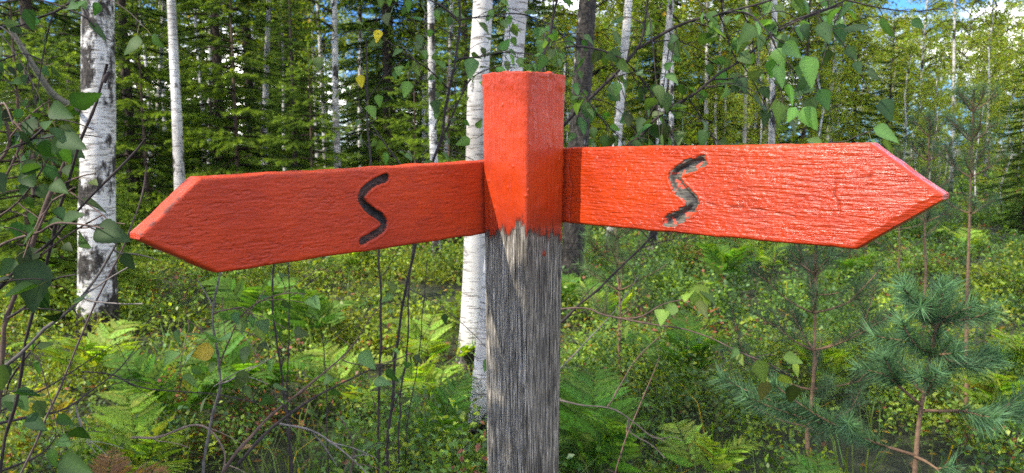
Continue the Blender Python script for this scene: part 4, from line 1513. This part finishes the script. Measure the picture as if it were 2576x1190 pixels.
# 4: dark stemmed sapling left of the post, from the ground to above the frame
YD = 2.5
sapling("birch_sapling", "dark stemmed birch sapling rising behind the left arm close to the post", "sapling", [
    ("stem", [(974, 1120, YD), (984, 1045, YD), (994, 895, YD), (1004, 810, YD), (1044, 615, YD), (1068, 500, YD), (1090, 400, YD), (1104, 372, YD), (1129, 225, YD), (1153, 125, YD), (1156, -40, YD), (1160, -200, YD)], 0.0056, 0.0036, 0.06, {'sub': 16, 'sublen': 0.34, 'ground': True, 'droop': 0.5, 'start': 0.5, 'own': False}),
    ("stem", [(1090, 400, YD), (1120, 330, YD), (1160, 240, YD), (1180, 200, YD), (1200, 170, YD)], 0.004, 0.0018, 0.06, {'sub': 4, 'sublen': 0.22, 'droop': 0.5}),
    ("branch", [(1129, 225, YD), (1075, 170, YD - .1), (1010, 130, YD - .2), (960, 90, YD - .2), (925, 70, YD - .2)], 0.003, 0.0012, 0.055, {'sub': 6, 'sublen': 0.2, 'droop': 0.6}),
    ("branch", [(1156, 60, YD), (1120, 20, YD), (1060, -10, YD), (980, -20, YD)], 0.003, 0.0012, 0.055, {'sub': 7, 'sublen': 0.22, 'droop': 0.7}),
    ("branch", [(1068, 500, YD), (940, 320, YD + .2), (900, 265, YD + .2), (870, 230, YD + .2)], 0.003, 0.0012, 0.055, {'sub': 6, 'sublen': 0.18, 'droop': 0.5}),
    ("branch", [(1150, 150, YD), (1210, 145, YD), (1270, 130, YD), (1330, 135, YD), (1390, 150, YD)], 0.003, 0.0012, 0.05, {'sub': 7, 'sublen': 0.2, 'droop': 0.6}),
    ("branch", [(1155, 50, YD), (1220, 40, YD), (1300, 30, YD), (1380, 60, YD), (1420, 90, YD)], 0.003, 0.0012, 0.05, {'sub': 8, 'sublen': 0.2, 'droop': 0.7}),
], 41, 0.046, (0.062, 0.112, 0.032), own=[(955, 75, 945, 108, 2.3, (0.42, 0.33, 0.02)), (905, 188, 910, 222, 2.6, (0.42, 0.35, 0.02)), (1190, 145, 1180, 200, 2.2, (0.06, 0.115, 0.045)), (1200, 322, 1212, 300, 2.2, (0.07, 0.12, 0.03))])
for k, (lb_, pts, rr0) in enumerate([
    ("thin bare dark stem left of the main dark sapling, straight and upright", [(949, 1115, 2.6), (954, 945, 2.6), (959, 785, 2.6), (954, 635, 2.6), (930, 420, 2.7), (925, 300, 2.8), (920, 100, 2.8)], 0.005),
    ("thin bare dark stem right of the main dark sapling, slightly bowed", [(1001, 1060, 2.6), (1012, 960, 2.6), (1024, 875, 2.6), (1029, 695, 2.6), (1050, 520, 2.7)], 0.004),
    ("hair thin bare stem nearest the big white birch foot", [(1020, 1085, 2.9), (1040, 990, 2.9), (1054, 900, 2.9), (1062, 800, 2.9), (1075, 650, 2.9)], 0.0028),
    ("crooked dark stem below the left arm's carved letter", [(734, 1190, 2.3), (719, 1045, 2.3), (714, 955, 2.3), (689, 830, 2.3), (684, 725, 2.3), (690, 600, 2.3)], 0.0048),
    ("straight thin stem right of the crooked dark stem below the left arm", [(722, 1000, 2.5), (726, 900, 2.5), (727, 750, 2.5), (727, 640, 2.5)], 0.003),
    ("short broken stem between the crooked stem and the dark sapling", [(820, 985, 2.6), (818, 920, 2.6), (812, 860, 2.6), (809, 832, 2.6)], 0.0026),
]):
    sapling("bare_sapling", lb_, "stem", [("stem", pts, rr0, rr0 * 0.55, None, {'sub': 5, 'sublen': 0.14, 'ground': True, 'pull': (0, 0, 0.6), 'droop': 0.0})], 60 + k)

# 5: leafy sapling under the left arm
YS = 1.75
sapling("birch_sapling", "grey stemmed birch sapling with sparse leaves below the left arrow's corner", "sapling", [
    ("stem", [(505, 1190, YS), (520, 1110, YS), (535, 1045, YS), (548, 1000, YS), (556, 965, YS), (550, 900, YS), (537, 850, YS), (535, 770, YS), (545, 730, YS), (555, 690, YS), (560, 640, YS)], 0.0052, 0.0022, None, {'ground': True, 'col': (0.10, 0.09, 0.08)}),
    ("branch", [(556, 965, YS), (600, 940, YS), (650, 915, YS), (690, 895, YS)], 0.002, 0.001, 0.055, {'sub': 3, 'sublen': 0.10, 'col': TW_GREY}),
    ("branch", [(552, 920, YS), (570, 870, YS), (600, 800, YS), (650, 755, YS), (720, 735, YS), (770, 740, YS)], 0.002, 0.001, 0.05, {'sub': 5, 'sublen': 0.12, 'col': TW_BROWN}),
    ("branch", [(535, 770, YS), (515, 735, YS), (497, 702, YS)], 0.0016, 0.001, None, {'col': TW_GREY}),
    ("branch", [(540, 860, YS), (500, 830, YS), (470, 800, YS), (455, 815, YS)], 0.0018, 0.001, 0.055, {'sub': 3, 'sublen': 0.10, 'col': TW_BROWN}),
    ("branch", [(535, 790, YS), (580, 780, YS), (620, 770, YS), (640, 800, YS)], 0.0018, 0.001, 0.05, {'sub': 3, 'sublen': 0.10, 'col': TW_BROWN}),
], 42, 0.048, (0.058, 0.108, 0.034), own=[(540, 882, 470, 890, 1.7, (0.27, 0.20, 0.03)), (905, 885, 945, 930, 1.9, (0.07, 0.13, 0.05)), (940, 960, 985, 965, 1.9, (0.07, 0.13, 0.05))])

# 6: bare fallen branches in the lower left
for k, (lb_, lines) in enumerate([
    ("long bare branch rising right from the bottom, forked, before the thin dark stems",
     [("stem", [(560, 1190, 1.9), (600, 1135, 1.9), (644, 1085, 1.95), (694, 1035, 2.0), (770, 970, 2.0), (844, 915, 2.05), (889, 870, 2.1), (924, 810, 2.1), (969, 757, 2.1)], 0.0046, 0.0012, None, {'sub': 4, 'sublen': 0.08, 'col': TW_BROWN}),
      ("twig", [(860, 905, 2.05), (920, 922, 2.05), (980, 912, 2.05), (1015, 897, 2.05)], 0.0016, 0.0009, None, {'col': TW_BROWN})]),
    ("second bare branch running up right beneath the forked one, with four leaves",
     [("stem", [(600, 1165, 1.8), (644, 1115, 1.8), (709, 1055, 1.85), (789, 995, 1.9), (859, 965, 1.9), (940, 925, 1.95), (1029, 895, 2.0)], 0.0042, 0.0012, 0.10, {'sub': 3, 'sublen': 0.08, 'col': TW_DARK, 'start': 0.6, 'ls': 1.0})]),
    ("curved pale branch bending over near the bottom left",
     [("stem", [(330, 1101, 2.0), (390, 1103, 2.0), (450, 1080, 2.0), (490, 1066, 2.0), (530, 1075, 2.0), (555, 1110, 2.0), (570, 1150, 2.0), (560, 1200, 2.0)], 0.0036, 0.0022, None, {'sub': 3, 'sublen': 0.1, 'col': (0.15, 0.11, 0.08)})]),
    ("long wavy bare twig crossing the lower left shrubs",
     [("stem", [(-10, 1068, 1.7), (75, 1047, 1.7), (155, 1040, 1.7), (225, 985, 1.75), (290, 940, 1.8), (340, 875, 1.85), (350, 860, 1.85)], 0.0034, 0.001, None, {'sub': 5, 'sublen': 0.12, 'col': TW_DARK})]),
    ("bare twig arching down right toward the bottom, left of the white birch foot",
     [("stem", [(700, 1065, 2.0), (789, 1080, 2.0), (844, 1115, 2.0), (894, 1160, 2.0), (930, 1200, 2.0)], 0.003, 0.0016, None, {'sub': 4, 'sublen': 0.1, 'col': TW_GREY})]),
    ("dark twig lying low at the bottom left corner",
     [("stem", [(0, 1185, 1.6), (100, 1150, 1.6), (130, 1120, 1.6), (150, 1085, 1.6), (125, 1065, 1.6)], 0.0030, 0.001, 0.2, {'sub': 3, 'sublen': 0.1, 'col': TW_DARK})]),
    ("straight pale twig crossing behind the curved branch at the bottom left",
     [("stem", [(190, 1020, 2.2), (205, 1070, 2.2), (215, 1110, 2.2), (240, 1140, 2.2)], 0.0026, 0.001, None, {'sub': 3, 'sublen': 0.12, 'col': TW_GREY})]),
    ("long thin twig crossing the lit shrubs below the patched birch",
     [("stem", [(0, 1035, 2.2), (100, 985, 2.2), (190, 930, 2.2), (260, 880, 2.25), (305, 855, 2.3)], 0.003, 0.001, None, {'sub': 3, 'sublen': 0.1, 'col': TW_DARK})]),
    ("thin twig running level through the shrubs under the left arrow tip",
     [("stem", [(205, 935, 2.1), (290, 940, 2.1), (340, 975, 2.1), (440, 985, 2.1), (560, 993, 2.1), (640, 1010, 2.1)], 0.0022, 0.0012, None, {'sub': 3, 'sublen': 0.1, 'col': TW_DARK})]),
    ("forked bare twig at the very bottom between the curved branch and the post",
     [("stem", [(880, 1200, 2.0), (895, 1130, 2.0), (870, 1075, 2.0), (855, 1060, 2.0)], 0.0032, 0.0012, None, {'sub': 3, 'sublen': 0.1, 'col': TW_BROWN})]),
]):
    sapling("bare_branch", lb_, "branch", lines, 80 + k, 0.05, foot=None)

# 7: sapling behind the post spreading over the right arm
YR = 1.95
sapling("birch_sapling", "birch sapling spreading long dark leafy branches from behind the post over the right arm", "sapling", [
    ("stem", [(1340, 1180, YR), (1335, 1000, YR), (1338, 800, YR), (1345, 640, YR), (1350, 480, YR), (1355, 380, YR)], 0.009, 0.006, None, {'ground': True}),
    ("branch", [(1350, 560, YR), (1430, 500, YR), (1510, 435, YR), (1588, 365, YR), (1658, 290, YR), (1738, 245, YR), (1793, 200, YR), (1853, 155, YR), (1932, 95, YR), (1970, 70, YR), (2067, 28, YR), (2120, 12, YR)], 0.0055, 0.0018, 0.05, {'sub': 14, 'sublen': 0.17, 'droop': 0.5, 'start': 0.35}),
    ("branch", [(1355, 380, YR), (1428, 305, YR), (1488, 245, YR), (1568, 165, YR), (1613, 105, YR), (1625, 50, YR), (1633, -20, YR)], 0.005, 0.0025, 0.05, {'sub': 9, 'sublen': 0.2, 'droop': 0.5, 'start': 0.3}),
    ("branch", [(1600, 125, YR), (1650, 95, YR), (1723, 52, YR), (1790, 40, YR), (1850, 25, YR), (1930, 5, YR), (1990, -20, YR)], 0.004, 0.002, 0.045, {'sub': 12, 'sublen': 0.18, 'droop': 0.6}),
    ("branch", [(1355, 380, YR), (1365, 250, YR), (1360, 150, YR), (1385, 90, YR), (1405, -20, YR)], 0.005, 0.003, 0.05, {'sub': 8, 'sublen': 0.2, 'droop': 0.6}),
    ("branch", [(1420, 120, YR), (1480, 115, YR), (1560, 138, YR), (1600, 180, YR), (1640, 230, YR), (1655, 290, YR)], 0.003, 0.0014, 0.05, {'sub': 7, 'sublen': 0.15, 'droop': 0.6}),
    ("branch", [(1455, 215, YR), (1500, 285, YR), (1530, 320, YR), (1560, 345, YR)], 0.0022, 0.0012, 0.05, {'sub': 4, 'sublen': 0.12, 'droop': 0.5}),
    ("branch", [(1793, 200, YR), (1850, 200, YR), (1900, 185, YR), (1950, 180, YR), (1990, 185, YR)], 0.002, 0.001, 0.06, {'sub': 3, 'sublen': 0.08, 'droop': 0.5, 'start': 0.4}),
    ("branch", [(1853, 155, YR), (1830, 110, YR), (1840, 80, YR), (1880, 70, YR)], 0.002, 0.001, 0.06, {'sub': 3, 'sublen': 0.10, 'droop': 0.5}),
    ("branch", [(1730, 240, YR), (1760, 290, YR), (1790, 340, YR), (1800, 380, YR)], 0.002, 0.001, 0.05, {'sub': 5, 'sublen': 0.13, 'droop': 0.4}),
], 43, 0.047, (0.062, 0.115, 0.034),  foot=(0.055, 1.95, 0))

# 8: the twig hanging in at upper right with ragged leaves against the sky
YT = 1.45
sapling("birch_branch", "thin twig with dark ragged leaves hanging against the blue sky at upper right", "branch", [
    ("branch", [(1405, -40, YR), (1650, -120, 1.75), (1900, -60, 1.5), (2050, -20, YT), (2140, 0, YT), (2200, 18, YT), (2250, 26, YT), (2310, 28, YT), (2365, 18, YT), (2380, 22, YT)], 0.0026, 0.001, 0.05, {'sub': 0, 'sublen': 0.05, 'droop': 0.8, 'start': 0.74}),
    ("branch", [(1960, 70, 1.6), (2000, 50, 1.6), (2067, 25, 1.6), (2110, 12, 1.6), (2160, -20, 1.6)][::-1], 0.0028, 0.0012, 0.045, {'sub': 6, 'sublen': 0.11, 'droop': 0.7}),
], 44, 0.047, (0.040, 0.078, 0.030), foot=(1.2, 2.2, 0))
sapling("birch_branch", "twig of fresh green toothed leaves hanging over the right arm's middle", "branch", [
    ("branch", [(1790, 40, YR), (1860, 25, 1.7), (1900, 40, 1.5), (1935, 85, 1.45), (1975, 110, 1.45), (2010, 140, 1.45)], 0.002, 0.001, 0.055, {'sub': 0, 'sublen': 0.05, 'droop': 0.9, 'start': 0.7}),
    ("branch", [(1935, 85, 1.5), (1960, 150, 1.5), (1980, 165, 1.5)], 0.002, 0.001, 0.05, {'sub': 2, 'sublen': 0.06, 'droop': 0.8}),
], 45, 0.050, (0.085, 0.160, 0.045), foot=(0.9, 2.1, 0), own=[(2025, 140, 2046, 222, 1.4, (0.11, 0.22, 0.05)), (1950, 165, 1972, 222, 1.45, (0.09, 0.18, 0.05))])
sapling("birch_branch", "short twig with two leaves lying along the top edge of the right arm", "branch", [
    ("branch", [(1430, 500, YR), (1700, 470, 1.7), (1900, 420, 1.42), (2060, 365, 1.25), (2120, 350, 1.2), (2165, 335, 1.17), (2200, 325, 1.15)], 0.0018, 0.0009, 0.08, {'start': 0.85})
], 46, 0.046, (0.075, 0.140, 0.042), foot=(0.6, 1.5, 0), own=[(2196, 322, 2266, 356, 1.13, (0.085, 0.17, 0.045)), (2070, 362, 2030, 350, 1.25, (0.08, 0.13, 0.03))])

# 9: low twig right of the post with a few hanging leaves
sapling("birch_branch", "low thin twig curving down right from the post, yellow green leaves at its ends", "branch", [
    ("branch", [(1338, 800, YR), (1345, 788, 1.80), (1405, 776, 1.72), (1483, 772, 1.7), (1513, 790, 1.7), (1578, 802, 1.68), (1638, 815, 1.66), (1713, 827, 1.64), (1788, 850, 1.62), (1853, 880, 1.6), (1932, 917, 1.58), (1965, 935, 1.58), (1990, 945, 1.58)], 0.003, 0.001, None, {'col': TW_BROWN}),
    ("branch", [(1850, 880, 1.6), (1900, 902, 1.59), (1945, 925, 1.58), (2000, 945, 1.58)], 0.0012, 0.0009, 0.035, {'start': 0.05, 'sub': 2, 'sublen': 0.04}),
    ("branch", [(1578, 802, 1.68), (1618, 795, 1.68), (1668, 762, 1.66), (1728, 753, 1.65), (1753, 712, 1.64)], 0.0018, 0.0009, 0.03, {'start': 0.5, 'sub': 2, 'sublen': 0.03, 'col': TW_BROWN}),
], 47, 0.046, (0.115, 0.170, 0.035), foot=(0.06, 1.8, 0), own=[(1745, 715, 1778, 792, 1.62, (0.13, 0.19, 0.035)), (1700, 765, 1670, 800, 1.64, (0.11, 0.18, 0.05)), (1855, 875, 1838, 902, 1.58, (0.085, 0.15, 0.05)), (1905, 905, 1925, 965, 1.56, (0.12, 0.18, 0.03)), (1995, 915, 2010, 950, 1.56, (0.22, 0.30, 0.04))])
sapling("bare_branch", "bare forking lichened twig low on the right of the weathered post", "branch", [
    ("stem", [(1336, 1000, YR), (1365, 1000, 1.8), (1400, 1004, 1.72), (1463, 1020, 1.7), (1528, 1023, 1.7), (1573, 1045, 1.7), (1618, 1080, 1.7), (1645, 1108, 1.7), (1703, 1100, 1.7), (1713, 1115, 1.7)], 0.0030, 0.001, None, {'sub': 2, 'sublen': 0.05, 'col': (0.08, 0.065, 0.055)}),
    ("twig", [(1580, 1055, 1.7), (1583, 1095, 1.7), (1638, 1117, 1.7), (1673, 1155, 1.7)], 0.002, 0.0009, None, {'col': (0.08, 0.065, 0.055)}),
    ("twig", [(1528, 1023, 1.7), (1560, 960, 1.75), (1600, 900, 1.8), (1660, 850, 1.85)], 0.0018, 0.0009, None, {'col': TW_BROWN}),
], 48, foot=(0.12, 1.75, 0))
sapling("bare_branch", "long reddish bare twig rising right from the bottom beside the forking twig", "branch", [
    ("stem", [(1540, 1190, 1.8), (1570, 1105, 1.8), (1600, 1040, 1.85), (1640, 950, 1.9), (1660, 895, 1.9)], 0.0026, 0.001, None, {'sub': 3, 'sublen': 0.08, 'col': (0.11, 0.06, 0.05), 'ground': True}),
], 49)
sapling("bare_branch", "dark bare branch slanting up right from the post below the right arm", "branch", [
    ("stem", [(1340, 870, 2.1), (1405, 810, 2.1), (1453, 770, 2.1), (1503, 725, 2.1), (1558, 675, 2.1), (1638, 595, 2.1), (1690, 540, 2.1)], 0.0042, 0.0022, None, {'sub': 4, 'sublen': 0.12, 'col': TW_DARK}),
    ("twig", [(1405, 930, 2.2), (1483, 850, 2.2), (1560, 770, 2.2), (1610, 690, 2.2)], 0.0018, 0.001, None, {'col': TW_GREY}),
], 50, foot=(0.06, 2.1, 0))

# 10: the shading birch whose crown is above the frame on the left
spruce("unseen spruce added outside the left edge, its long shadow lying over the front shrubs", -4.3, 0.9, 9.0, SPR, 2)  # out-of-view tree added to throw shade on the front shrubs
SBP = np.array([-2.75, 1.25, float(gz(-2.75, 1.25))])


def gap(P):      # cuts leaves out of the crown where they would shade the sign
    W = P + SBP
    q = W - np.array(S)[None] * ((W[:, 2] - 1.5) / S[2])[:, None]
    return ~((np.abs(q[:, 0] - 0.02) < 0.80) & (q[:, 1] > 0.5) & (q[:, 1] < 1.55)) & ((W[:, 1] > 0.1) | (W[:, 2] > 3.0))


sb = thing("birch_tree", "young birch just outside the left edge whose crown shades the front undergrowth", "tree", SBP)
trunk_mb(np.stack([0.03 * np.sin(np.linspace(0, 6, 20)), 0 * np.linspace(0, 1, 20), np.linspace(-0.05, 6.8, 20)], -1), 0.045, 0.008, 10, 3).build("trunk", M_BIRCH, sb, True)
birch_crown(77, 7.0, 2.1, 1.75, 60, 0.058, 16, BIRCH_LEAF, gap).build("crown", M_FAR_LEAF, sb)

# ------------------------------------------------------------------ ground cover
def cover(name, zones, seed, palette, mat, frac_red=0.05):
    r = np.random.default_rng(seed)
    mb = MB()
    for (Y0, Y1, dens, nl, ls, rad, hgt) in zones:
        area = 0.5 * 2.0 * (Y1 ** 2 - Y0 ** 2)
        n = int(area * dens)
        Y = np.sqrt(Y0 ** 2 + (Y1 ** 2 - Y0 ** 2) * r.random(n))
        X = (r.random(n) * 2 - 1) * 1.0 * Y
        clump = fbm(X * 1.9, Y * 1.9, 0, seed, 3) if Y1 < 12 else fbm(X * 0.9, Y * 0.9, 0, seed, 3)
        keep = r.random(n) < 0.06 + 0.94 * sstep(-0.20, 0.10, clump)
        X, Y, clump = X[keep], Y[keep], clump[keep]
        n = len(X)
        hh = hgt * (0.5 + 0.7 * r.random(n)) * np.clip(0.85 + 1.3 * clump, 0.35, 1.7)
        cnt = (nl * (0.6 + 0.8 * r.random(n))).astype(int)
        k = np.repeat(np.arange(n), cnt)
        m = len(k)
        ang = r.random(m) * 6.283
        rr = rad * np.sqrt(r.random(m))
        x = X[k] + np.cos(ang) * rr
        y = Y[k] + np.sin(ang) * rr
        lift = r.random(m) ** 0.6 * (1 - 0.5 * (rr / rad) ** 2)
        P = np.stack([x, y, gz(X, Y)[k] + hh[k] * lift + 0.01], -1)
        out = np.stack([np.cos(ang), np.sin(ang), 0 * ang], -1)
        D = unit(out * 0.7 + r.normal(size=(m, 3)) * 0.6 + UP[None] * 0.35)
        N = unit(UP[None] * 0.9 + r.normal(size=(m, 3)) * 0.6)
        pal = np.array(palette)
        warm = fbm(X * 0.55 + 4, Y * 0.55, 0, seed + 5, 2) + 0.35 * r.normal(size=n) - 0.25 * sstep(0.0, 1.2, X) + 0.12  # random yellow patches, favoured leftward where sun falls: light painted into leaf colour
        pi = np.where(warm > 0.24, r.choice([2, 4, 0], n), r.choice([0, 1, 3, 5, 1], n))
        c = pal[pi][k] * (1 + 0.28 * r.normal(size=(m, 1))) * (0.6 + 0.8 * r.random(n))[k][:, None]
        rust = fbm(X * 1.3 + 7, Y * 1.3, 0, seed + 8, 2) > 0.42
        red = ((r.random(n) < frac_red * 0.4) | (rust & (r.random(n) < 0.5)))[k] & (r.random(m) < 0.45) | (r.random(m) < frac_red * 0.1)
        c[red] = np.array([0.23, 0.085, 0.05]) * (0.6 + 0.7 * r.random((red.sum(), 1)))
        L = ls * (0.7 + 0.6 * r.random(m))
        mb.leaves(P, D, N, L, L * 0.62, np.clip(c, 0.005, 0.8), 0.25)
    o = mb.build(name, mat)
    return o


o = cover("dwarf_shrubs", [(2.1, 5.0, 78, 80, 0.026, 0.13, 0.34), (5.0, 9.5, 42, 60, 0.039, 0.17, 0.28), (9.5, 18, 15, 56, 0.055, 0.25, 0.27), (18, 50, 2.4, 48, 0.11, 0.55, 0.4)], 3,
          [(0.12, 0.20, 0.026), (0.085, 0.165, 0.030), (0.185, 0.255, 0.030), (0.060, 0.125, 0.034), (0.18, 0.22, 0.028), (0.05, 0.105, 0.034)], M_COVER, 0.03)
tag(o, "low lingonberry and bilberry shrubs covering the forest floor", "undergrowth", kind='stuff')


def grass():
    r = np.random.default_rng(8)
    mb = MB()
    n = 260
    Y = 2.3 + 9 * r.random(n) ** 1.5
    X = (r.random(n) * 2 - 1) * 0.75 * Y
    for x, y in zip(X, Y):
        m = r.integers(6, 14)
        g = float(gz(x, y))
        ang = r.random(m) * 6.283
        L = 0.22 + 0.25 * r.random(m)
        b = np.stack([x + 0.03 * r.normal(size=m), y + 0.03 * r.normal(size=m), np.full(m, g)], -1)
        dv = unit(np.stack([np.cos(ang) * 0.5, np.sin(ang) * 0.5, np.full(m, 1.0)], -1))
        mid = b + dv * L[:, None] * 0.6
        tp = mid + unit(dv * np.array([2.0, 2.0, 0.35])[None]) * L[:, None] * 0.45
        sd2 = unit(np.cross(dv, UP[None])) * 0.003
        v = np.stack([b - sd2, b + sd2, mid + sd2 * 0.8, mid - sd2 * 0.8, tp], 1).reshape(-1, 3)
        cc = np.repeat(leaf_cols(m, (0.10, 0.15, 0.035), 0.2, 0.06, r), 5, 0)
        i5 = np.arange(m)[:, None] * 5
        mb.add(v, i5 + np.array([[0, 1, 2, 3]]), cc)
        mb.f.append(i5 + np.array([[3, 2, 4]]) + mb.n - m * 5)
    tag(mb.build("grass", M_FERN), "scattered blades of wild grass among the shrubs", "grass", kind='stuff')


grass()


def litter():
    r = np.random.default_rng(18)
    n = 3200
    Y = np.sqrt(2.2 ** 2 + (11 ** 2 - 2.2 ** 2) * r.random(n))
    X = (r.random(n) * 2 - 1) * 0.76 * Y
    P = np.stack([X, Y, gz(X, Y) + 0.015 + 0.16 * r.random(n) ** 2], -1)
    pal = np.array([(0.22, 0.12, 0.06), (0.30, 0.20, 0.10), (0.16, 0.085, 0.05), (0.38, 0.25, 0.06), (0.30, 0.13, 0.09)])
    c = pal[r.integers(0, 5, n)] * (0.6 + 0.6 * r.random((n, 1)))
    mb = MB()
    mb.leaves(P, r.normal(size=(n, 3)) * np.array([1, 1, 0.35]), UP[None] + 0.45 * r.normal(size=(n, 3)), 0.035 + 0.03 * r.random(n), 0.028, c, 0.3)
    tag(mb.build("fallen_leaves", M_FERN), "dry brown fallen leaves caught among the shrubs", "leaf litter", kind='stuff')


litter()
